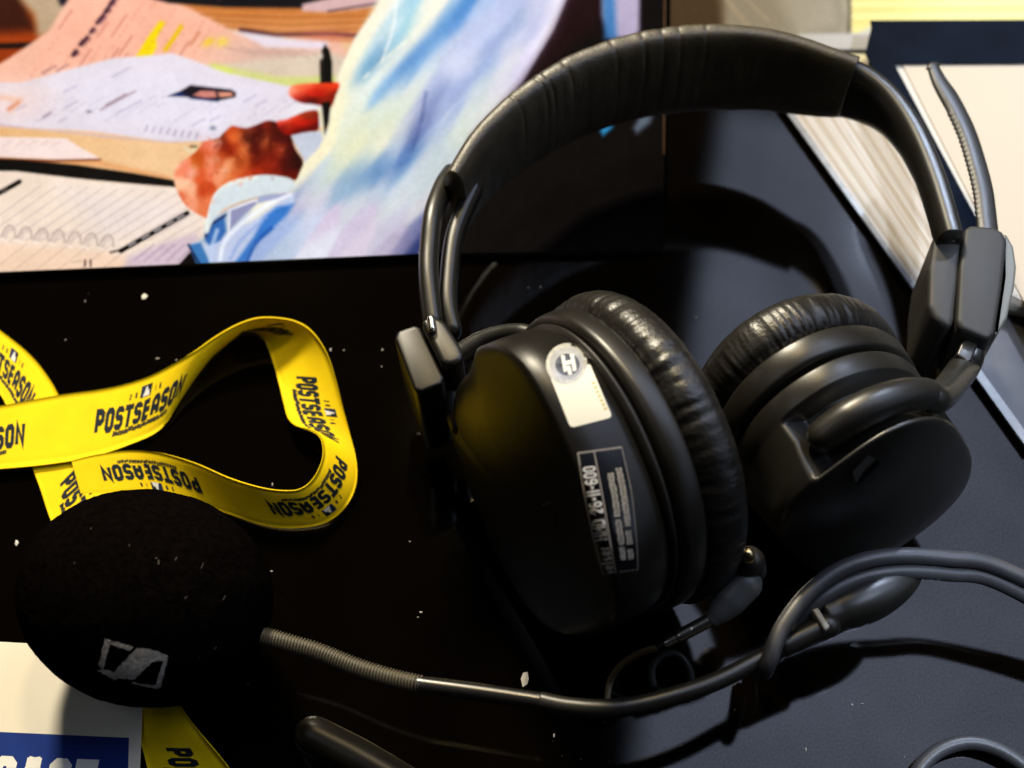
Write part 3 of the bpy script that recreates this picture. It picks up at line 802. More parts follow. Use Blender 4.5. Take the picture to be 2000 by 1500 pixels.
# ------------------------------------------------------------------ yellow lanyard
GL = {  # block letters as polylines in a 0..1 x 0..1 box, and their width
    'P': ([[(0, 0), (0, 1), (.7, 1), (1, .88), (1, .58), (.7, .46), (.12, .46)]], .62),
    'O': ([[(.25, 0), (0, .15), (0, .85), (.25, 1), (.75, 1), (1, .85), (1, .15), (.75, 0), (.25, 0)]], .62),
    'S': ([[(0, .2), (0, .1), (.25, 0), (.75, 0), (1, .14), (1, .4), (.75, .52), (.25, .52), (0, .64), (0, .88), (.25, 1), (.75, 1), (1, .88), (1, .8)]], .60),
    'T': ([[(0, 1), (1, 1)], [(.5, .98), (.5, 0)]], .60),
    'E': ([[(1, 0), (0, 0), (0, 1), (1, 1)], [(.05, .52), (.8, .52)]], .55),
    'A': ([[(0, 0), (0, .8), (.3, 1), (.7, 1), (1, .8), (1, 0)], [(.05, .38), (.95, .38)]], .62),
    'N': ([[(0, 0), (0, 1), (1, 0), (1, 1)]], .64),
    'C': ([[(1, .24), (1, .12), (.75, 0), (.25, 0), (0, .14), (0, .86), (.25, 1), (.75, 1), (1, .88), (1, .76)]], .62),
    'H': ([[(0, 0), (0, 1)], [(1, 0), (1, 1)], [(.05, .5), (.95, .5)]], .62),
    'M': ([[(0, 0), (0, 1), (.5, .4), (1, 1), (1, 0)]], .75),
    'D': ([[(0, 0), (0, 1), (.65, 1), (1, .8), (1, .2), (.65, 0), (0, 0)]], .62),
    'B': ([[(0, 0), (0, 1), (.7, 1), (.95, .88), (.95, .64), (.7, .52), (1, .40), (1, .12), (.7, 0), (0, 0)]], .62),
    'R': ([[(0, 0), (0, 1), (.7, 1), (1, .88), (1, .6), (.7, .48), (.1, .48)], [(.55, .46), (1, 0)]], .62),
    'I': ([[(.5, 0), (.5, 1)]], .22),
    '-': ([[(.2, .5), (.8, .5)]], .40),
    '0': ([[(.25, 0), (0, .15), (0, .85), (.25, 1), (.75, 1), (1, .85), (1, .15), (.75, 0), (.25, 0)]], .56),
    '1': ([[(.1, .8), (.55, 1), (.55, 0)]], .34),
    '2': ([[(0, .8), (.2, 1), (.8, 1), (1, .82), (1, .6), (0, .1), (0, 0), (1, 0)]], .56),
    '6': ([[(.95, .86), (.7, 1), (.3, 1), (0, .8), (0, .16), (.25, 0), (.75, 0), (1, .14), (1, .42), (.75, .56), (.06, .5)]], .56),
    'e': ([[(.05, .32), (.95, .32), (.95, .5), (.7, .62), (.3, .62), (0, .48), (0, .14), (.3, 0), (.9, .02)]], .5),
    'n': ([[(0, 0), (0, .62)], [(.03, .45), (.4, .62), (.9, .56), (.9, 0)]], .5),
    'h': ([[(0, 0), (0, 1)], [(.03, .45), (.4, .62), (.9, .56), (.9, 0)]], .5),
    'i': ([[(.5, 0), (.5, .62)], [(.5, .82), (.5, .95)]], .2),
    's': ([[(0, .06), (.3, 0), (.8, 0), (.9, .18), (.1, .42), (.2, .6), (.9, .58)]], .48),
    'r': ([[(0, 0), (0, .62)], [(.03, .42), (.35, .6), (.8, .6)]], .36),
    'l': ([[(.5, 0), (.5, 1)]], .2),
    'a': ([[(0, 0), (.40, 1)], [(1, 0), (.60, 1)], [(.34, .98), (.66, .98)], [(.2, .3), (.8, .3)]], .68),
    ' ': ([], .4),
}


def stroke2d(pts, th, closed=False):
    """Mitred strip of quads round a polyline in 2D."""
    n = len(pts)
    closed = closed or (math.dist(pts[0], pts[-1]) < 1e-6)
    if closed: pts = pts[:-1]; n -= 1
    L, Rr = [], []
    for i in range(n):
        p = pts[i]
        a = pts[(i - 1) % n] if closed or i > 0 else None
        b = pts[(i + 1) % n] if closed or i < n - 1 else None
        d1 = None if a is None else Vector((p[0] - a[0], p[1] - a[1])).normalized()
        d2 = None if b is None else Vector((b[0] - p[0], b[1] - p[1])).normalized()
        if d1 is None: d1 = d2
        if d2 is None: d2 = d1
        n1, n2 = Vector((-d1.y, d1.x)), Vector((-d2.y, d2.x))
        m = (n1 + n2)
        m = m.normalized() if m.length > 1e-4 else n1
        k = th / 2 / max(.45, m.dot(n1))
        q = Vector(p)
        if n == 2: q = q + d1 * th * (.5 if i else -.5)
        L.append(q + m * k); Rr.append(q - m * k)
    quads = []
    for i in range(n if closed else n - 1):
        j = (i + 1) % n
        quads.append((L[i], L[j], Rr[j], Rr[i]))
    return quads


def text_quads(txt, h, th, gap, slant=0.0, wscale=1.0, hf=None):
    """Quads of a word, baseline at 0, x from 0. hf(x fraction) scales the height from the middle."""
    x = 0
    out = []
    tot = sum(GL[c][1] * h * wscale + gap for c in txt) - gap
    for c in txt:
        polys, wd = GL[c]
        wd = wd * h * wscale
        for k, pl in enumerate(polys):
            pts = [(x + px * (wd - th) + th / 2, (py * (h - th) + th / 2)) for px, py in pl]
            for q in stroke2d(pts, th):
                out.append(([(v.x + v.y * slant, v.y) for v in q], k * .012))
        x += wd + gap
    return out, tot


def map_quads(name, quads, f, mat_, parent, sub=3, off=0.05):
    """f(x, y, lift) -> world point."""
    vs, fs = [], []
    for q, lift in quads:
        a, b, c, d = [np.array(v) for v in q]
        L = max(np.linalg.norm(b - a), np.linalg.norm(c - d))
        ns = max(1, int(L / sub) + 1)
        base = len(vs)
        for i in range(ns + 1):
            t = i / ns
            p, r = a * (1 - t) + b * t, d * (1 - t) + c * t
            vs.append(f(p[0], p[1], off + lift)); vs.append(f(r[0], r[1], off + lift))
        for i in range(ns):
            k = base + 2 * i
            fs.append((k, k + 2, k + 3, k + 1))
    return mesh(name, vs, fs, mat_, parent, smooth=False)


class Ribbon:
    """Woven strap between two edge curves; z gives the height of each edge."""

    def __init__(s, top, bot, zt, zb, n=260):
        T2, B2 = resample(catmull(top, 10), n), resample(catmull(bot, 10), n)
        q = np.linspace(0, 1, n)
        zt = np.array(zt, float); zb = np.array(zb, float)
        zt = np.interp(q, zt[:, 0], zt[:, 1]); zb = np.interp(q, zb[:, 0], zb[:, 1])
        k = np.hanning(17); k /= k.sum()
        zt = np.convolve(np.pad(zt, 8, 'edge'), k, 'valid'); zb = np.convolve(np.pad(zb, 8, 'edge'), k, 'valid')
        s.A = np.array([P(x, y, z) for (x, y), z in zip(T2, zt)])   # outer edge
        s.B = np.array([P(x, y, z) for (x, y), z in zip(B2, zb)])
        mid = (s.A + s.B) / 2
        s.s = np.r_[0, np.cumsum(np.linalg.norm(np.diff(mid, axis=0), axis=1))] * 1000
        tan = np.gradient(mid, axis=0)
        nn = np.cross(tan, s.A - s.B)
        s.N = nn / (np.linalg.norm(nn, axis=1)[:, None] + 1e-12)
        s.mid = mid

    def at(s, x, w_, off):
        """x mm along, w_ 0 at the inner edge..1 at the outer."""
        g = lambda M_: np.array([np.interp(x, s.s, M_[:, k]) for k in range(3)])
        a, b, n_ = g(s.A), g(s.B), g(s.N)
        return V3(b + (a - b) * w_ + n_ * off * MM)

    def s_at(s, px, py):
        best = min(range(len(s.mid)), key=lambda i: (to_px(V3(s.mid[i]))[0] - px) ** 2 + (to_px(V3(s.mid[i]))[1] - py) ** 2)
        return s.s[best]

    def build(s, name, parent, th=0.9):
        vs = []
        n, m = len(s.A), 13
        for side in (0.5, -0.5):
            for i in range(n):
                for j in range(m):
                    f = j / (m - 1)
                    e = min(f, 1 - f)
                    edge = 1.0 if e > 0.03 else 0.55
                    vs.append(V3(s.B[i] + (s.A[i] - s.B[i]) * f + s.N[i] * side * th * edge * MM))
        g1 = [(a, b, c, d) for a, b, c, d in grid_faces(n, m)]
        K = n * m
        fs = g1 + [(d + K, c + K, b + K, a + K) for a, b, c, d in g1]
        for i in range(n - 1):
            for j in (0, m - 1):
                a, b = i * m + j, (i + 1) * m + j
                fs.append((a, b, b + K, a + K) if j else (b, a, a + K, b + K))
        return mesh(name, vs, fs, M['yellow'], parent)


WR = 14.0   # strap width in mm, for the size of the print
P_BLUE = mat('logo_navy', (0.010, 0.025, 0.07), 0.7, 0.2)


def postseason(rb, s0, parent, s1=None, side=1, cut=None, wc=.5):
    """The printed word with the small emblem and numerals above it and the small line under it."""
    qs, tot = text_quads('POSTSEASON', 4.6, 1.12, 0.32, wscale=1.02)
    L = (s1 - s0) if s1 else tot
    kx = L / tot
    mid = tot / 2

    def f(x, y, off):
        fr = (x - mid) / mid
        yy = y - 0.55 * (1 - abs(fr)) + (y - 2.2) * 0.22 * abs(fr)       # ends of the word a little taller
        return rb.at(s0 + x * kx, wc - 0.17 + yy / WR, 0.5 + off)
    if cut:
        qs = [q for q in qs if cut[0] <= q[0][0][0] / tot <= cut[1]]
    map_quads('printed_word', qs, f, M['ink'], parent, 1.2, 0.05)
    fl = lambda x, y, off: rb.at(s0 + x * kx, wc - 0.17 + y / WR, 0.5 + off)
    inside = lambda a: cut is None or cut[0] <= a <= cut[1]
    ex = tot * .5
    if inside(.5):
        lq = [([(ex - 1.7, 4.9), (ex - .1, 4.9), (ex + .25, 7.5), (ex - 1.7, 7.5)], 0)]
        map_quads('emblem', lq, fl, P_BLUE, parent, .5, .05)
        lq = [([(ex - .1, 4.9), (ex + 1.9, 4.9), (ex + 1.9, 7.5), (ex + .25, 7.5)], 0)]
        em = map_quads('emblem', lq, fl, M['ink'], parent, .5, .05)
        sil = [([(ex - .75, 4.95), (ex + 1.2, 4.95), (ex + .8, 6.1), (ex - .4, 6.0)], .03), ([(ex - .3, 6.0), (ex + .7, 6.1), (ex + .4, 7.1), (ex - .1, 7.0)], .03),
               ([(ex + 1.15, 5.0), (ex + 1.5, 5.0), (ex + 1.1, 6.3), (ex + .8, 6.0)], .03)]
        map_quads('emblem_figure', sil, fl, M['white'], parent, .5, .05)
    num = []
    for (c, x) in (('2', ex - 5.4), ('0', ex - 3.5), ('1', ex + 3.1), ('6', ex + 4.6)):
        if inside(x / tot):
            q_, _ = text_quads(c, 1.25, .3, 0)
            num += [([(px + x, py + 5.3) for px, py in q], l) for q, l in q_]
    if num: map_quads('printed_numerals', num, fl, M['ink'], parent, .6, .05)
    # the small script line under the word: tiny broken dashes
    rr = random.Random(5)
    small = []
    x = tot * .2
    while x < tot * .82:
        wd = rr.uniform(.35, .8)
        if inside(x / tot):
            y0 = -1.75 + rr.uniform(-.15, .15)
            small.append(([(x, y0), (x + wd, y0), (x + wd + .2, y0 + rr.uniform(.7, 1.2)), (x + .2, y0 + rr.uniform(.7, 1.2))], 0))
        x += wd + .12
    map_quads('printed_small_line', small, fl, M['ink'], parent, .6, .05)


ly = thing('lanyard', 'yellow lanyard strap printed POSTSEASON lying in a heart shaped loop', 'lanyard', P(300, 850, 0))
# lower strand: comes in at the left, passes under the loop and runs on under the foam ball
rA = Ribbon([(-60, 600), (0, 645), (58, 692), (98, 742), (124, 792), (160, 860), (188, 910), (206, 950), (218, 1000), (260, 1100), (310, 1250), (352, 1376), (440, 1490), (500, 1570)],
            [(-80, 760), (-30, 750), (0, 770), (20, 810), (40, 860), (62, 910), (80, 958), (97, 1010), (130, 1090), (170, 1180), (220, 1290), (250, 1370), (284, 1480), (300, 1570)],
            [(0, 1), (.25, 1), (.35, 1.0), (.6, 1.0), (.75, 2), (.85, 10), (1, 4)], [(0, 1), (.25, 1), (.35, 1.0), (1, 1)])
rA.build('strap', ly)
s_ = rA.s_at(118, 995)
# main loop
top = [(-70, 800), (0, 793), (60, 782), (130, 770), (190, 762), (240, 752), (290, 736), (330, 716), (380, 686), (420, 658), (460, 635), (500, 621), (540, 620), (580, 628), (612, 650), (638, 690), (655, 740), (668, 790), (684, 850), (696, 905), (694, 950), (676, 988), (648, 1014), (612, 1027), (560, 1031), (510, 1024), (450, 1004), (390, 986), (330, 974), (270, 968), (215, 968), (160, 970)]
bot = [(-70, 922), (0, 916), (60, 911), (110, 905), (160, 897), (210, 884), (260, 866), (300, 848), (325, 826), (345, 792), (368, 756), (394, 716), (418, 688), (440, 664), (470, 648), (496, 648), (514, 660), (526, 684), (536, 714), (545, 748), (554, 786), (562, 816), (578, 832), (606, 840), (624, 852), (631, 874), (628, 902), (612, 934), (588, 954), (556, 958), (510, 952), (450, 934), (380, 904), (310, 884), (250, 880), (190, 888), (140, 900)]
rB = Ribbon(top, bot,
            [(0, 3.2), (.12, 3.2), (.2, 4), (.28, 10), (.38, 15), (.44, 15), (.52, 9), (.58, 4), (.66, 2.0), (.72, 1.5), (.8, 1.0), (.9, 1.0), (1, 1.0)],
            [(0, 2.8), (.12, 2.8), (.2, 2.0), (.28, 1.0), (.38, 1.0), (.46, 1.2), (.52, 2.0), (.58, 6), (.66, 12), (.75, 13), (.84, 10), (.92, 4), (1, 2.5)], n=340)
rB.build('strap', ly)
sa = lambda x, y: rB.s_at(x, y)
postseason(rB, sa(190, 830), ly, sa(356, 745))
postseason(rB, sa(50, 850) - (sa(356, 745) - sa(190, 830)), ly, sa(50, 850))
postseason(rB, sa(450, 650), ly, sa(560, 650))
postseason(rB, sa(604, 735), ly, sa(640, 868))
postseason(rB, sa(664, 900), ly, sa(528, 990))
postseason(rB, sa(390, 948), ly, sa(200, 930))
L0 = sa(356, 745) - sa(190, 830)
postseason(rA, rA.s_at(140, 930), ly, rA.s_at(140, 930) + L0, wc=.5)
sx = rA.s_at(60, 790)
postseason(rA, sx - L0, ly, sx, wc=.5)
sx = rA.s_at(380, 1440)
postseason(rA, sx, ly, sx + L0)
# ------------------------------------------------------------------ pass card, bottom left
cdt = thing('pass_card', 'white card with a blue panel lettered CAST under the foam ball', 'card', P(100, 1400, 0))
CARD = [(-140, 1246), (205, 1264), (262, 1282), (280, 1310), (268, 1620), (-140, 1620)]
box_on('card_sheet', CARD, 3.2, 4.0, mat('card_stock', (0.80, 0.74, 0.62), 0.45, 0.4, var=.03, vscale=20), cdt, bevel=0.0002)
box_on('blue_panel', [(-120, 1424), (252, 1441), (247, 1600), (-120, 1600)], 4.0, 4.06, mat('blue_print', (0.006, 0.028, 0.19), 0.6, 0.15, var=.1), cdt, bevel=0)
qs, tot = text_quads('BROaDCaST', 10.8, 2.8, 1.1, wscale=.98)
o0, o1 = P(194, 1484, 4.1), P(0, 1476, 4.1)
ax = (o0 - o1).normalized()
up = Vector((0, 0, 1)).cross(ax).normalized()
map_quads('printed_word', qs, lambda x, y, off: o0 + ax * ((x - tot) * MM) + up * ((y - 10.8) * MM) + Vector((0, 0, off * MM)), M['white'], cdt, 5, .02)
# ------------------------------------------------------------------ headset
hs = thing('headset', 'black broadcast headset with two ear cups, padded headband and foam tipped boom microphone', 'headset', P(1300, 800, 0))
ZU = Vector((0, 0, 1))


class Cup:
    def __init__(s, cx, cy, z, upx, phi):
        s.C = P(cx, cy, z)
        t = (EYE - s.C).normalized()
        r = (R - t * R.dot(t)).normalized()
        u_ = t.cross(r).normalized()
        s.k = FPX / -((s.C - EYE).dot(T))
        s.u = (r * upx[0] - u_ * upx[1]).normalized()
        out = upx[2]
        ip = (r * out[0] - u_ * out[1]).normalized()
        s.a = (ip * math.cos(phi) + t * math.sin(phi)).normalized()
        s.v = (t * math.cos(phi) - ip * math.sin(phi)).normalized()

    def pt(s, th, d, ru, rv, pw=2.0, su=0, sv=0):
        """th from the u axis towards v (the side seen), d mm outward along the axis."""
        c, n = math.cos(th), math.sin(th)
        e = 2 / pw
        return s.C + s.a * (d * MM) + s.u * ((ru * math.copysign(abs(c) ** e, c) + su) * MM) + s.v * ((rv * math.copysign(abs(n) ** e, n) + sv) * MM)


def cup_loft(name, cup, prof, mat_, parent, seg=128, mod=None, cap0=True, us=1.0):
    """prof: list of (d, ru, rv, power)"""
    rings = []
    for (d, ru, rv, pw) in prof:
        ring = []
        for j in range(seg):
            th = 2 * math.pi * j / seg
            k, dd = mod(th, d) if mod else (1.0, 0.0)
            ring.append(cup.pt(th, d + dd, ru * k * us, rv * k, pw))
        rings.append(ring)
    return loft(name, rings, mat_, parent, cap0=cap0)


def cushion(name, cup, ru, rv, d0, thick, tube, seed, parent, amp=1.0):
    """Stuffed ring with a leatherette skin creased across."""
    vs = []
    nt, nf = 420, 44
    for i in range(nt):
        th = 2 * math.pi * i / nt
        c, s_ = math.cos(th), math.sin(th)
        big = noise.noise(Vector((c * 3, s_ * 3, seed)))
        cr = noise.noise(Vector((c * 13, s_ * 13, seed + 5)))
        cr2 = noise.noise(Vector((c * 34, s_ * 34, seed + 9)))
        for j in range(nf):
            f = 2 * math.pi * j / nf
            x, y = math.cos(f), math.sin(f)          # x outward radial, y along the axis
            pw = 2 / 2.5
            X = math.copysign(abs(x) ** pw, x); Y = math.copysign(abs(y) ** pw, y)
            # creases run across the pad, deepest near the seam by the cup
            fade = 0.35 + 0.65 * max(0, y * .8 + .35)
            ph = 26 * th + 4 * big + 1.6 * math.sin(3 * th + seed) + 0.9 * y
            cre = -abs(math.sin(ph)) ** 0.5 * 0 + (abs(math.sin(ph * .5)) ** .45 - .85) * (0.55 + .9 * cr)
            f3 = noise.noise(Vector((c * 40 + y * 2, s_ * 40 + x * 2, f * .7 + seed)))
            dsp = amp * fade * (1.0 * cre + .5 * cr2 + 0.28 * f3) * (1 if x > -.2 else .3)
            rr = tube + dsp
            rad = rr * X
            ax = (thick / 2 + dsp * .4) * Y
            base = cup.pt(th, d0 + ax, ru - tube + rad, rv - tube + rad)
            vs.append(base)
    return mesh(name, vs, grid_faces(nt, nf, True, True), M['leather'], parent)


# ---- left cup
LC = Cup(1205, 890, 48.0, (.39, .92, (-.92, .39)), math.radians(25))
cushion('ear_cushion', LC, 46.8, 46.8, -6.0, 16, 11.5, 2.3, hs, 1.15)
earL = cup_loft('ear_cup', LC, [(-2, 38, 38, 2.1), (12, 38, 38, 2.1), (13, 40.6, 41, 2.3), (13.6, 41.6, 42, 2.35), (16, 42, 42.4, 2.5), (24, 42, 42.4, 2.8), (30.0, 41.8, 42.2, 2.9), (30.6, 41.3, 41.7, 2.9), (31.1, 40.5, 40.9, 2.9), (31.5, 39, 39.4, 2.8), (32.3, 35, 35.4, 2.6), (33.2, 28, 28.4, 2.4), (33.9, 20, 20.4, 2.1), (34.3, 5, 5, 2)], M['shell'], hs, 160,
                mod=lambda th, d: (1 - (.10 if 14 < d else 0) * max(0, min(1, (math.cos(th - math.radians(205)) - .86) / .06)), 0))
cup_loft('rim_ring', LC, [(1.0, 40, 40, 2), (1.2, 43.6, 43.6, 2), (1.7, 44.6, 44.6, 2), (2.6, 45.0, 45.0, 2), (6.6, 44.8, 44.8, 2.05), (8.0, 44.3, 44.3, 2.1), (8.8, 43.4, 43.4, 2.1), (9.1, 42.0, 42.0, 2.1), (9.2, 38, 38, 2.1)], M['plastic2'], earL, 160)
cup_loft('groove_ring', LC, [(9.4, 40, 40, 2.05), (9.5, 41.6, 41.6, 2.1), (10.2, 42.3, 42.3, 2.2), (11.2, 42.1, 42.1, 2.3), (11.6, 38, 38, 2.3)], M['plastic'], earL, 160)

# ---- right cup
RC = Cup(1590, 812, 38.5, (.8, -.6, (.6, .8)), math.radians(25))
cushion('ear_cushion', RC, 33.5, 45.5, -9.0, 17, 11, 7.7, hs, .9)


def rec(th, d):
    # recess on the far right side where the fork arm lies
    a = (math.degrees(th) + 360) % 360
    k = max(0, min(1, (a + 8 if a < 200 else a - 352) / 10)) * max(0, min(1, (104 - a) / 8)) if (a < 200 or a > 350) else 0
    dd = 0
    if 15 < d < 33: return 1 - .20 * k, 0
    return 1.0, dd


earR = cup_loft('ear_cup', RC, [(-2, 30, 38, 2.1), (7.8, 32, 40, 2.1), (8.3, 34.4, 42.6, 2.1), (8.7, 35.0, 43.3, 2.1), (9.3, 35.2, 43.5, 2.1), (13.4, 34.7, 43, 2.1), (14.2, 34.5, 42.8, 2.1), (14.9, 34.3, 42.7, 2.1), (15.4, 34.2, 42.6, 2.1), (16.2, 34.2, 42.6, 2.1), (22, 33.8, 42.0, 2.15),
                               (28, 33.4, 41.4, 2.5), (32.4, 32.9, 40.8, 2.7), (33.4, 32.6, 40.5, 2.7), (34.2, 31.8, 39.6, 2.7), (34.9, 30.4, 38, 2.6), (36.2, 26.0, 33.5, 2.4), (37.4, 19, 25, 2.2), (38.2, 9, 12, 2), (38.4, 2, 3, 2)], M['plastic2'], hs, 200, mod=rec, us=.88)
cup_loft('rim_ring', RC, [(-1.0, 32, 40, 2), (-.9, 35.9, 44.6, 2), (-.5, 36.6, 45.4, 2), (.1, 36.9, 45.7, 2), (5.6, 36.1, 44.9, 2.05), (6.3, 35.9, 44.6, 2.05), (6.8, 35.3, 44.0, 2.05), (7.0, 34.2, 43, 2.05), (7.1, 31, 40, 2.05)], M['plastic2'], earR, 160, us=.88)

bvhL = BVHTree.FromObject(earL, bpy.context.evaluated_depsgraph_get())
bvhR = BVHTree.FromObject(earR, bpy.context.evaluated_depsgraph_get())


def drape(bvh, px, py, off, last=[None]):
    d = ray(px, py)
    loc, nrm, _, _ = bvh.ray_cast(EYE, d)
    if loc is None:
        return last[0]
    if nrm.dot(d) > 0: nrm = -nrm
    last[0] = loc + nrm * off * MM
    return last[0]


def drape_poly(name, bvh, pts, off, m_, parent, rings=8, dense=6):
    """A label laid on a curved surface: outline pts (photo positions), convex."""
    pts = [tuple(p) for p in pts]
    P2 = []
    for i in range(len(pts)):
        a, b = pts[i], pts[(i + 1) % len(pts)]
        for k in range(dense):
            P2.append((a[0] + (b[0] - a[0]) * k / dense, a[1] + (b[1] - a[1]) * k / dense))
    cx = sum(p[0] for p in P2) / len(P2); cy = sum(p[1] for p in P2) / len(P2)
    vs = [drape(bvh, cx, cy, off)]
    n = len(P2)
    for r_ in range(1, rings + 1):
        for p in P2:
            vs.append(drape(bvh, cx + (p[0] - cx) * r_ / rings, cy + (p[1] - cy) * r_ / rings, off))
    fs = [(0, 1 + i, 1 + (i + 1) % n) for i in range(n)]
    for r_ in range(rings - 1):
        for i in range(n):
            j = (i + 1) % n
            a = 1 + r_ * n
            fs.append((a + i, a + n + i, a + n + j, a + j))
    return mesh(name, vs, fs, m_, parent)


# sticker with a round foil seal
def rrect(c, r):
    """rounded outline of a convex polygon."""
    out = []
    n = len(c)
    for i in range(n):
        p, a, b = Vector(c[i]), Vector(c[i - 1]), Vector(c[(i + 1) % n])
        ra = r[i] if isinstance(r, (list, tuple)) else r
        p0 = p + (a - p).normalized() * ra; p1 = p + (b - p).normalized() * ra
        for k in range(5):
            t = k / 4
            out.append(tuple(p0 * (1 - t) ** 2 + p * (2 * t * (1 - t)) + p1 * t * t))
    return out


drape_poly('sticker', bvhL, rrect([(1068, 720), (1152, 712), (1196, 815), (1114, 836)], [4, 4, 9, 9]), .12, M['sticker'], earL)
drape_poly('sticker_seal', bvhL, [(1106 + 40 * math.cos(a) - 2 * math.sin(a), 711 + 40 * math.sin(a)) for a in np.linspace(0, 2 * math.pi, 26)[:-1]], .17, mat('foil_edge', (.62, .60, .52), .3, .6, metal=.2, var=.25, vscale=400), earL, dense=2)
drape_poly('sticker_seal', bvhL, [(1106 + 33 * math.cos(a), 711 + 31 * math.sin(a)) for a in np.linspace(0, 2 * math.pi, 24)[:-1]], .21, M['tape'], earL, dense=2)
drape_poly('sticker_seal', bvhL, [(1108 + 24 * math.cos(a), 713 + 21 * math.sin(a)) for a in np.linspace(0, 2 * math.pi, 24)[:-1]], .25, mat('foil_dark', (.12, .13, .16), .3, .6, metal=.3, var=.5, vscale=500), earL, dense=2)
for q in ([(1095, 696), (1102, 695), (1107, 725), (1101, 729)], [(1112, 693), (1120, 693), (1126, 724), (1119, 727)], [(1102, 707), (1115, 704), (1116, 712), (1104, 715)], [(1105, 717), (1113, 715), (1117, 732), (1110, 734)]):
    drape_poly('sticker_mark', bvhL, q, .29, M['white'], earL, rings=3, dense=2)
for k in range(7):      # row of faint amber characters down the edge of the sticker
    x, y = 1155 + k * 3.9, 748 + k * 8.2
    drape_poly('sticker_mark', bvhL, [(x, y), (x + 6, y - 1.5), (x + 7.5, y + 2), (x + 1.5, y + 4)], .16, bpy.data.materials.get('amber_ink') or mat('amber_ink', (.72, .52, .16), .6), earL, rings=2, dense=1)

# dark name plate
PL = [(1128, 886), (1213, 872), (1233, 960), (1240, 1040), (1243, 1112), (1176, 1122), (1160, 1050), (1142, 970)]


def plate_xy(x, y):
    """x 0..1 across, y 0..1 down the plate -> photo position on it."""
    l = catmull([(1127, 884), (1141, 965), (1158, 1050), (1177, 1122)], 10)
    r = catmull([(1214, 872), (1233, 960), (1242, 1040), (1246, 1112)], 10)
    l, r = resample(l, 40), resample(r, 40)
    i = min(max(y, 0), 1) * 39
    q = np.arange(40)
    a = np.array([np.interp(i, q, l[:, 0]), np.interp(i, q, l[:, 1])]); b = np.array([np.interp(i, q, r[:, 0]), np.interp(i, q, r[:, 1])])
    return a * (1 - x) + b * x


def plate_quad(name, x0, y0, x1, y1, off, m_, n=24, parent=None, nx=6):
    vs, fs = [], []
    for i in range(n + 1):
        for j in range(nx + 1):
            p = plate_xy(x0 + (x1 - x0) * j / nx, y0 + (y1 - y0) * i / n)
            vs.append(drape(bvhL, p[0], p[1], off))
    return mesh(name, vs, grid_faces(n + 1, nx + 1), m_, parent)


LINE = mat('plate_line', (.36, .31, .27), .5, .4)
plate_quad('name_plate_edge', 0, 0, 1, 1, .10, LINE, parent=earL)
plate_quad('name_plate', .03, .012, .985, .995, .16, M['gloss'], parent=earL)
plate_quad('name_plate_edge', .36, .0, .385, 1, .20, LINE, parent=earL)
# wording runs up the plate
qs, tot = text_quads('Sennheiser HMD 26-II-600', 1.0, .15, .14, wscale=1.0)
kk = .60 / (text_quads('HMD 26-II-600', 1.0, .15, .14)[1])


def fpl(x, y, off):
    yy = .125 + (tot - x) * kk
    p = plate_xy(.33 - y * .27, min(yy, 1)) if yy <= 1 else plate_xy(.33 - y * .27, 1) + (plate_xy(.5, 1) - plate_xy(.5, .98)) / .02 * (yy - 1)
    return drape(bvhL, p[0], p[1], .20 + off)


qs = [q for q in qs if (tot - q[0][0][0]) * kk + .125 < .99]
map_quads('printed_word', qs, fpl, M['white'], earL, .25, .03)
rr = random.Random(2)
for (xa, y0, y1) in ((.56, .20, .55), (.76, .17, .64), (.56, .58, .77), (.76, .68, .78), (.56, .80, .90), (.76, .83, .90)):
    small = []
    y = y0
    vs, fs = [], []
    while y < y1:
        h_ = rr.uniform(.008, .016)
        for c in range(2):
            x0 = xa + (rr.uniform(-.01, .01)); x1 = xa + .13 + rr.uniform(-.015, .01)
            if c: x0 = (x0 + x1) / 2 + .01
            else: x1 = (x0 + x1) / 2 - .005
            b = len(vs)
            for (p_, q_) in ((x0, y), (x1, y), (x1, y + h_), (x0, y + h_)):
                w_ = plate_xy(p_, q_); vs.append(drape(bvhL, w_[0], w_[1], .21))
            fs.append((b, b + 1, b + 2, b + 3))
        y += h_ + .004
    mesh('printed_small_line', vs, fs, M['silver'], earL)
# little metal catch on the dark end of the left cup
drape_poly('screw', bvhL, [(1058, 984), (1072, 978), (1078, 983), (1062, 990)], .3, M['metal'], earL, rings=2, dense=2)
drape_poly('screw', bvhL, [(1068, 1012), (1084, 1010), (1086, 1030), (1072, 1032)], .25, M['plastic2'], earL, rings=2, dense=2)

# ---- padded headband: near edge seen at z 60
edge = [(868, 338), (900, 283), (930, 243), (965, 208), (1000, 178), (1040, 150), (1075, 128), (1110, 108), (1150, 92), (1200, 74), (1250, 62), (1300, 54), (1350, 49), (1400, 48), (1450, 51), (1500, 57), (1550, 68), (1600, 84), (1645, 100), (1680, 112)]
ZN = 58.0


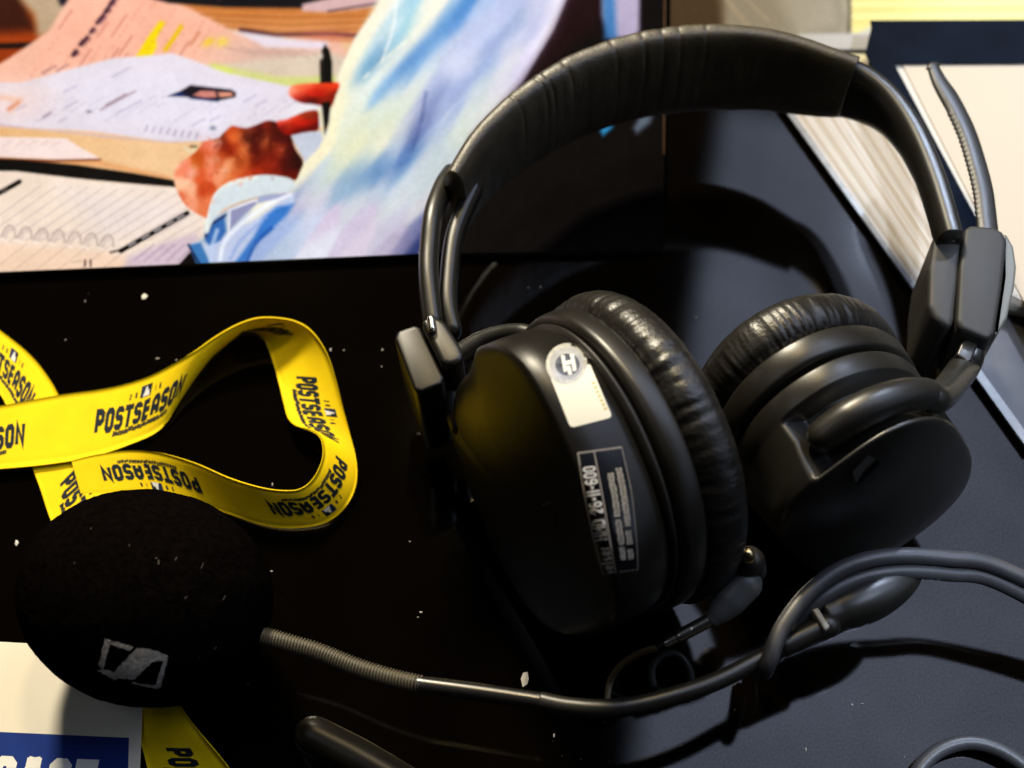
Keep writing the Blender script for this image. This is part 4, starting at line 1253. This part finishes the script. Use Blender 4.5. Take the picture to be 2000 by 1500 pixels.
def band(name, pts, w0, th, m_, crease=(), seg=44, amp=1.0, n=10, zn=ZN, seed=1, puff=0.0, off=1.0):
    A = catmull(pts, n)
    N = len(A)
    W = np.array([P(x, y, zn) for x, y in A])
    tan = np.gradient(W, axis=0); tan /= np.linalg.norm(tan, axis=1)[:, None]
    q = np.linspace(0, 1, N)
    w0 = np.interp(q, np.linspace(0, 1, len(w0)), w0); th = np.interp(q, np.linspace(0, 1, len(th)), th)
    arc = np.r_[0, np.cumsum(np.linalg.norm(np.diff(W, axis=0), axis=1))] * 1000
    cpos = [arc[int(c * (N - 1))] for c in crease]
    rings = []
    for i in range(N):
        t = V3(tan[i])
        nd = t.cross(ZU).normalized()       # inward (towards the cups) for a band running left to right
        if nd.y > 0 and i < N: pass
        cen = V3(W[i]) + nd * (th[i] / 2 * MM) - ZU * (w0[i] / 2 * MM) + (-nd * 1.4 + ZU * 3.2) * (MM * min(1, th[i] / 12) * off)
        cr = 0
        for c in cpos:
            dd = (arc[i] - c)
            cr -= math.exp(-(dd / .55) ** 2) * 1.2 - .35 * math.exp(-((abs(dd) - 2.2) / 1.6) ** 2)
        ring = []
        for j in range(seg):
            a = 2 * math.pi * j / seg
            c, s_ = math.cos(a), math.sin(a)
            e = 2 / 2.6
            x = math.copysign(abs(c) ** e, c); y = math.copysign(abs(s_) ** e, s_)
            nz = noise.noise(Vector((arc[i] * .22, a * .8, seed))) * .35 + noise.noise(Vector((arc[i] * .5, a * 1.6, seed + 4))) * .1
            k = amp * (cr * (.2 + .8 * max(0, s_, -x * .6)) * (.7 + .6 * noise.noise(Vector((a * 1.4, arc[i] * .05, 3)))) + nz) * MM
            ring.append(cen + nd * (x * (th[i] / 2 * MM + k)) + ZU * (y * (w0[i] / 2 * MM + k * .6)))
        rings.append(ring)
    return loft(name, rings, m_, hs)


band('headband_pad', edge, [34, 36, 38, 39, 39, 39, 38, 34, 27], [8, 10, 11.5, 12.5, 13, 12.5, 11.5, 10, 9], M['padskin'], crease=(.19, .255, .275, .33, .455, .52, .565, .60, .66), n=16, amp=.45)
band('headband_frame', [(1662, 108), (1690, 118), (1722, 138), (1752, 164), (1782, 200), (1810, 245), (1834, 296), (1854, 348), (1870, 400), (1884, 452)],
     [26, 24, 21, 17, 14, 12, 12, 12], [9.5, 9, 8.5, 8.2, 8, 7.8, 7.5], M['plastic2'], amp=.05, n=12, zn=56.5, off=.5)
sweep('slider_rod', [P(880, 346, 42), P(864, 372, 46), P(846, 424, 50), P(838, 496, 50), P(838, 560, 50), P(846, 630, 49)], 3.1 * MM, M['plastic2'], hs, wv=ZU, wid=4.5 * MM, power=2.6, seg=20)
sweep('slider_rod', [P(925, 372, 44), P(905, 416, 44), P(886, 470, 44), P(877, 540, 44), P(875, 600, 44), P(884, 645, 43)], 2.9 * MM, M['plastic2'], hs, wv=ZU, wid=4.0 * MM, power=2.6, seg=20)
# second arch, right, with a serrated inner edge
rs_ = [(1819, 122), (1834, 158), (1862, 205), (1888, 260), (1906, 316), (1920, 372), (1926, 420), (1930, 462)]
A = catmull(rs_, 14); A = resample(A, 150)
vs = []
for i, (x, y) in enumerate(A):
    f = i / 149
    tx, ty = (A[min(i + 1, 149)] - A[max(i - 1, 0)]); L = math.hypot(tx, ty); nx_, ny_ = -ty / L, tx / L
    hw = 8 + 9 * min(1, f * 5) ** .5 + 4 * f
    if f < .03: hw = 3 + 13 * (f / .03) ** .5
    teeth = 1.5 * (1 if (i % 4) < 2 else 0) if .28 < f < .9 else 0
    for (sx, z_) in ((-1, 44), (-1, 46.2), (-.8, 47), (0, 47.4), (.8, 47), (1, 46.2), (1, 44)):
        o_ = hw + (teeth if sx > 0 else 0) if abs(sx) == 1 else hw
        vs.append(P(x + nx_ * sx * o_, y + ny_ * sx * o_, z_))
mesh('slider_rod', vs, grid_faces(150, 7, True), M['plastic'], hs)

# ---- left hinge
hb = box_on('hinge_block', [(770, 662), (776, 646), (812, 634), (822, 640), (868, 736), (862, 750), (822, 766), (808, 760)], 14, 50, M['shell'], hs, bevel=.0011, top_shift=(1.5, -1))
hb2 = box_on('hinge_block', [(822, 628), (832, 620), (858, 620), (872, 630), (900, 676), (906, 692), (900, 704), (880, 712), (862, 708)], 20, 54, M['plastic2'], hs, bevel=.0015, top_shift=(1, -1))
sweep('hinge_pin', [P(842, 624, 55), P(844, 642, 55)], 1.3 * MM, M['metal'], hb2, seg=12)
sweep('fork_arm', [P(874, 716, 44), P(905, 690, 47), P(945, 664, 50), P(985, 652, 53), P(1020, 650, 56), P(1046, 656, 58)], [4.2 * MM, 3.6 * MM, 3.0 * MM, 2.8 * MM, 2.8 * MM, 2.2 * MM], M['plastic'], hs, seg=18)
sweep('fork_arm', [P(862, 730, 36), P(880, 770, 36), P(900, 830, 36)], 3.4 * MM, M['plastic'], hs, seg=18)
sweep('hinge_pin', [P(914, 672, 50), P(915, 678, 50)], 0.8 * MM, M['metal'], hb2, seg=12)

# ---- right hinge
hbr = box_on('hinge_block', [(1884, 446), (1896, 438), (1944, 442), (1960, 452), (1968, 470), (1958, 560), (1944, 650), (1930, 662), (1876, 640), (1868, 626), (1874, 520)], 22, 52, M['hinge'], hs, bevel=.0016, top_shift=(2, -1))
box_on('hinge_side', [(1958, 458), (1966, 456), (1980, 480), (1986, 520), (1982, 560), (1968, 620), (1948, 652), (1942, 650), (1958, 540)], 20, 50.5, mat('pale_grey_side', (.10, .10, .085), .4), hs, bevel=.001, top_shift=(0, -1))  # side face of the block, as a separate paler piece
hbr2 = box_on('hinge_block', [(1822, 462), (1836, 448), (1872, 452), (1880, 462), (1876, 540), (1866, 624), (1856, 640), (1826, 622), (1812, 596), (1814, 520)], 20, 50, M['hinge'], hs, bevel=.0022, top_shift=(1, -1))
sweep('hinge_pin', [P(1860, 452, 51.6), P(1862, 466, 51.6)], 1.1 * MM, M['metal'], hbr2, seg=12)
# fork to the right cup
fpts = [RC.pt(math.radians(g), 24.5, 31.5, 39.5, 2.15) for g in (92, 80, 68, 56, 44, 32, 20)]
FARM = [P(1902, 640, 42), P(1896, 690, 42), P(1880, 722, 41)] + fpts[::-1]
sweep('fork_arm', FARM, [3.6 * MM, 4.2 * MM, 4.6 * MM, 4.2 * MM, 4.4 * MM, 4.6 * MM, 4.8 * MM, 5.0 * MM, 5.0 * MM, 4.4 * MM], M['plastic2'], hs, seg=24)
box_on('fork_plate', [(1880, 664), (1906, 660), (1912, 668), (1898, 704), (1888, 706), (1868, 692)], 38, 47.5, M['plastic2'], hs, bevel=.0008)
for (pts, o_, m_) in (([(1660, 916), (1692, 884), (1704, 890), (1704, 902), (1668, 940)], 1.2, M['catch']), ([(1688, 908), (1708, 890), (1712, 900), (1690, 922), (1664, 944)], 1.4, M['gloss']), ):
    drape_poly('release_catch', bvhR, pts, o_, m_, earR, rings=4, dense=3)

# ---- boom microphone
pod = []
pa, pb = P(1800, 1122, 33), P(1606, 1208, 33)
axp = (pb - pa).normalized()
n1 = axp.cross(ZU).normalized(); n2 = n1.cross(axp).normalized()
rings = []
for i in range(40):
    f = i / 39
    r_ = 7.6 * MM * (math.sin(min(1, f * 1.15) * math.pi / 1.45) ** .62) * (1 - .12 * f)
    r_ = max(r_, .2 * MM)
    rings.append([pa + (pb - pa) * f + n1 * (r_ * .95 * math.cos(a)) + n2 * (r_ * math.sin(a)) for a in np.linspace(0, 2 * math.pi, 33)[:-1]])
loft('boom_joint', rings, M['plastic2'], hs)
box_on('joint_collar', [(1586, 1190), (1598, 1186), (1622, 1224), (1612, 1232)], 30, 41, mat('pale_collar', (.30, .28, .22), .4), hs, bevel=.0006)
sweep('boom_sleeve', [P(1616, 1222, 36), P(1576, 1240, 36), P(1532, 1262, 36)], [3.6 * MM, 3.4 * MM, 3.2 * MM], M['plastic2'], hs, seg=20)
sweep('boom', [P(1536, 1262, 36), P(1480, 1290, 36), P(1400, 1330, 37), P(1320, 1358, 38), P(1250, 1376, 38), P(1180, 1384, 38), P(1110, 1380, 37), P(1060, 1370, 36)], 2.5 * MM, M['plastic2'], hs, seg=22)
sweep('boom_tube', [P(1064, 1371, 36), P(940, 1353, 35), P(816, 1337, 34)], 2.35 * MM, mat('polished_black', (.012, .011, .010), .26, 1.0), hs, seg=24)
# ribbed gooseneck
A = catmull([tuple(P(822, 1338, 34)), tuple(P(760, 1324, 33)), tuple(P(690, 1302, 32)), tuple(P(620, 1274, 31)), tuple(P(560, 1256, 31)), tuple(P(470, 1230, 31))], 60)
A = resample(A, 520)
rings = []
tn = np.gradient(A, axis=0)
for i in range(len(A)):
    t = V3(tn[i]).normalized(); s1 = t.cross(ZU).normalized(); s2 = s1.cross(t)
    ring = []
    for j in range(20):
        a = 2 * math.pi * j / 20
        r_ = (2.35 + .28 * math.sin(i * .72 + a) + .12 * math.sin(i * .72 - 2 * a)) * MM
        ring.append(V3(A[i]) + s1 * (r_ * math.cos(a)) + s2 * (r_ * math.sin(a)))
    rings.append(ring)
loft('gooseneck', rings, mat('braided_gooseneck', (.10, .085, .055), .42, .5, bump=.4, scale=3000), hs)

# foam windscreen
FC = P(288, 1166, 32)
fa = (P(500, 1210, 32) - P(76, 1122, 32)).normalized()
fb = ZU.cross(fa).normalized()
FR = (36.0, 30.0, 30.0)
bmf = bmesh.new()
bmesh.ops.create_icosphere(bmf, subdivisions=7, radius=1)
for v_ in bmf.verts:
    p = v_.co.copy()
    k = 1 + .010 * noise.noise(p * 5) + .005 * noise.noise(p * 16) + .004 * noise.noise(p * 60)
    if p.x > .6: k *= 1 - .05 * (p.x - .6)
    v_.co = FC + fa * (p.x * FR[0] * MM * k) + fb * (p.y * FR[1] * MM * k) + ZU * (p.z * FR[2] * MM * k)
mef = bpy.data.meshes.new('foam_windscreen'); bmf.to_mesh(mef); bmf.free()
foam = link('foam_windscreen', mef, M['foam'], hs)
bvhF = BVHTree.FromObject(foam, bpy.context.evaluated_depsgraph_get())


def mark(pts):
    pts = resample(np.array(pts + [pts[0]]), len(pts) * 8)[:-1]
    return [tuple(p + rng.uniform(-1.1, 1.1, 2)) for p in pts]


LOGO = {  # frame corners: (208,1246) (328,1278) (312,1342) (192,1310)
    'a': [(206, 1246), (262, 1262), (256, 1270), (214, 1257)],
    'b': [(206, 1246), (215, 1256), (203, 1304), (193, 1300)],
    'c': [(192, 1308), (206, 1306), (246, 1314), (226, 1326)],
    'd': [(268, 1264), (300, 1268), (329, 1278), (324, 1288), (298, 1290), (262, 1326), (216, 1320)],
    'e': [(318, 1290), (328, 1280), (314, 1342), (304, 1336)],
    'f': [(256, 1330), (306, 1336), (314, 1343), (262, 1334)],
}
for k in LOGO:
    drape_poly('woven_emblem', bvhF, mark(LOGO[k]), .45, M['silver'], foam, rings=4, dense=1)

# a few pale fibres caught in the foam
rf = random.Random(4)
vs, fs = [], []
for _ in range(16):
    x, y = rf.uniform(80, 500), rf.uniform(1000, 1330)
    if ((x - 288) / 205) ** 2 + ((y - 1165) / 165) ** 2 > 1: continue
    an = rf.uniform(.6, 1.6); L_ = rf.uniform(1.5, 6); w_ = rf.uniform(.5, 1.0)
    b_ = len(vs)
    for (sx, sy) in ((-1, -1), (1, -1), (1, 1), (-1, 1)):
        vs.append(drape(bvhF, x + math.cos(an) * sx * L_ - math.sin(an) * sy * w_, y - math.sin(an) * sx * L_ - math.cos(an) * sy * w_, .5))
    fs.append((b_, b_ + 1, b_ + 2, b_ + 3))
tag(mesh('fibre', vs, fs, mat('dull_fibre', (.07, .055, .045), .8), foam, smooth=False), kind='stuff')

# ---- headset cable, doubled
sweep('cable', [P(2600, 1500, 6), P(2200, 1240, 22), P(1960, 1112, 34), P(1850, 1090, 38), P(1740, 1086, 41), P(1650, 1108, 42), P(1580, 1158, 42), P(1528, 1226, 41), P(1502, 1290, 39), P(1492, 1312, 33), P(1484, 1312, 24), P(1468, 1300, 12)], 2.3 * MM, M['rubber'], hs, seg=20, n=14)
sweep('cable', [P(2600, 1560, 4), P(2200, 1286, 18), P(1960, 1142, 30), P(1850, 1120, 34), P(1750, 1116, 37), P(1670, 1132, 38), P(1600, 1172, 38), P(1550, 1226, 34), P(1528, 1264, 28), P(1510, 1284, 20), P(1480, 1298, 8)], 2.3 * MM, M['rubber'], hs, seg=20, n=14)
# ------------------------------------------------------------------ small things
jp = thing('jack_plug', 'small silver jack plug on a thin cable between boom and ear cups', 'plug', P(1340, 1250, 0))
ja, jb = P(1286, 1264, 34), P(1392, 1208, 38)
for (f0, f1, r_) in ((0.0, .12, 1.0), (.15, .36, 1.5), (.39, .60, 1.9), (.64, .98, 1.9)):
    sweep('contact', [ja + (jb - ja) * f0, ja + (jb - ja) * (f0 + f1) / 2, ja + (jb - ja) * f1], r_ * MM, M['metal'], jp, seg=16)
sweep('insulator', [ja + (jb - ja) * .02, ja + (jb - ja) * .99], 1.2 * MM, M['gloss'], jp, seg=12)
sweep('plug_body', [P(1394, 1206, 38), P(1424, 1174, 40), P(1452, 1140, 42)], [2.6 * MM, 4.6 * MM, 5.2 * MM], mat('dull_grey', (.10, .10, .095), .4), jp, seg=18)
sweep('wire', [P(1186, 1364, 5), P(1192, 1330, 6), P(1212, 1300, 14), P(1244, 1278, 24), P(1288, 1264, 34)], 1.0 * MM, mat('amber_wire', (.22, .17, .08), .4), jp, seg=12, n=10)
sc = thing('brass_screw', 'round black knob with a brass tip behind the left ear cushion', 'screw', P(1462, 1090, 0))
sweep('knob', [P(1468, 1112, 40), P(1464, 1096, 48)], 4.2 * MM, M['plastic'], sc, seg=20)
sweep('tip', [P(1462, 1088, 53), P(1460, 1082, 54)], 1.9 * MM, M['brass'], sc, seg=16)
tag(sweep('cable_loop', [P(1276, 1336, 3), P(1274, 1304, 5), P(1296, 1280, 6), P(1326, 1280, 6), P(1346, 1306, 5), P(1352, 1336, 3)], 1.1 * MM, M['rubber'], None, seg=14, n=12),
    'small dark wire loop arching beside the jack plug', 'wire')
tag(sweep('cable', [P(1784, 1530, 3), P(1800, 1496, 3.5), P(1838, 1464, 4), P(1890, 1450, 4), P(1946, 1462, 4), P(2000, 1496, 3.5), P(2040, 1540, 3)], 2.2 * MM, M['rubber'], None, seg=18, n=12),
    'dark cable curving at the bottom right corner on the case floor', 'cable')
pg = thing('cable_plug', 'dark ribbed cable plug lying at the bottom edge below the boom', 'plug', P(660, 1480, 0))
sweep('plug_sleeve', [P(612, 1436, 10), P(700, 1482, 10), P(800, 1540, 10)], [5.4 * MM, 5.6 * MM, 5.4 * MM], M['shell'], pg, seg=28, round_ends=True)
sweep('plug_tip', [P(598, 1430, 10), P(620, 1440, 10)], 3.6 * MM, M['gloss'], pg, seg=20)
# pale dust and lint, and one painted glint of a cable loop
SPK = [(282, 578, 7, 9), (307, 700, 5, 2.4), (344, 703, 2, 2), (745, 716, 2, 2), (747, 683, 2, 3), (646, 683, 2, 4), (672, 684, 1.5, 2), (532, 946, 1.2, 4), (822, 1196, 3, 2), (816, 1206, 2, 2), (1026, 1326, 9, 16), (1082, 1436, 2.5, 4),
       (32, 1060, 4, 7), (530, 1116, 2.5, 2), (800, 1058, 2, 1.5), (1664, 1376, 2, 2), (1684, 1374, 2, 1.5), (1574, 1464, 2, 5), (1056, 560, 2, 2), (1032, 562, 2, 1.5), (166, 588, 1.5, 3), (128, 664, 1.5, 2), (1360, 620, 1.5, 1.5)]
rl = random.Random(11)
for _ in range(16):
    SPK.append((rl.uniform(0, 1100), rl.uniform(560, 1480), rl.uniform(.4, .8), rl.uniform(.4, 1.1)))
for _ in range(16):
    SPK.append((rl.uniform(1100, 2000), rl.uniform(1300, 1490), rl.uniform(.5, 1.2), rl.uniform(.5, 1.6)))
vs, fs = [], []
for (x, y, rx, ry) in SPK:
    c = P(x, y, .25)
    b = len(vs)
    an = rl.uniform(0, math.pi)
    for k in range(6):
        a = k / 6 * 2 * math.pi
        q = Vector((math.cos(a) * rx, math.sin(a) * ry, 0)) * (.155 * MM) * rl.uniform(.6, 1.2)
        vs.append(c + q)
    vs.append(c + ZU * .3 * MM)
    fs += [(b + k, b + (k + 1) % 6, b + 6) for k in range(6)] + [tuple(range(b + 5, b - 1, -1))]
tag(mesh('lint', vs, fs, M['lint'], None, smooth=False), 'pale specks of dust and lint and one painted cable glint scattered over the dark case floor', 'lint', kind='stuff')
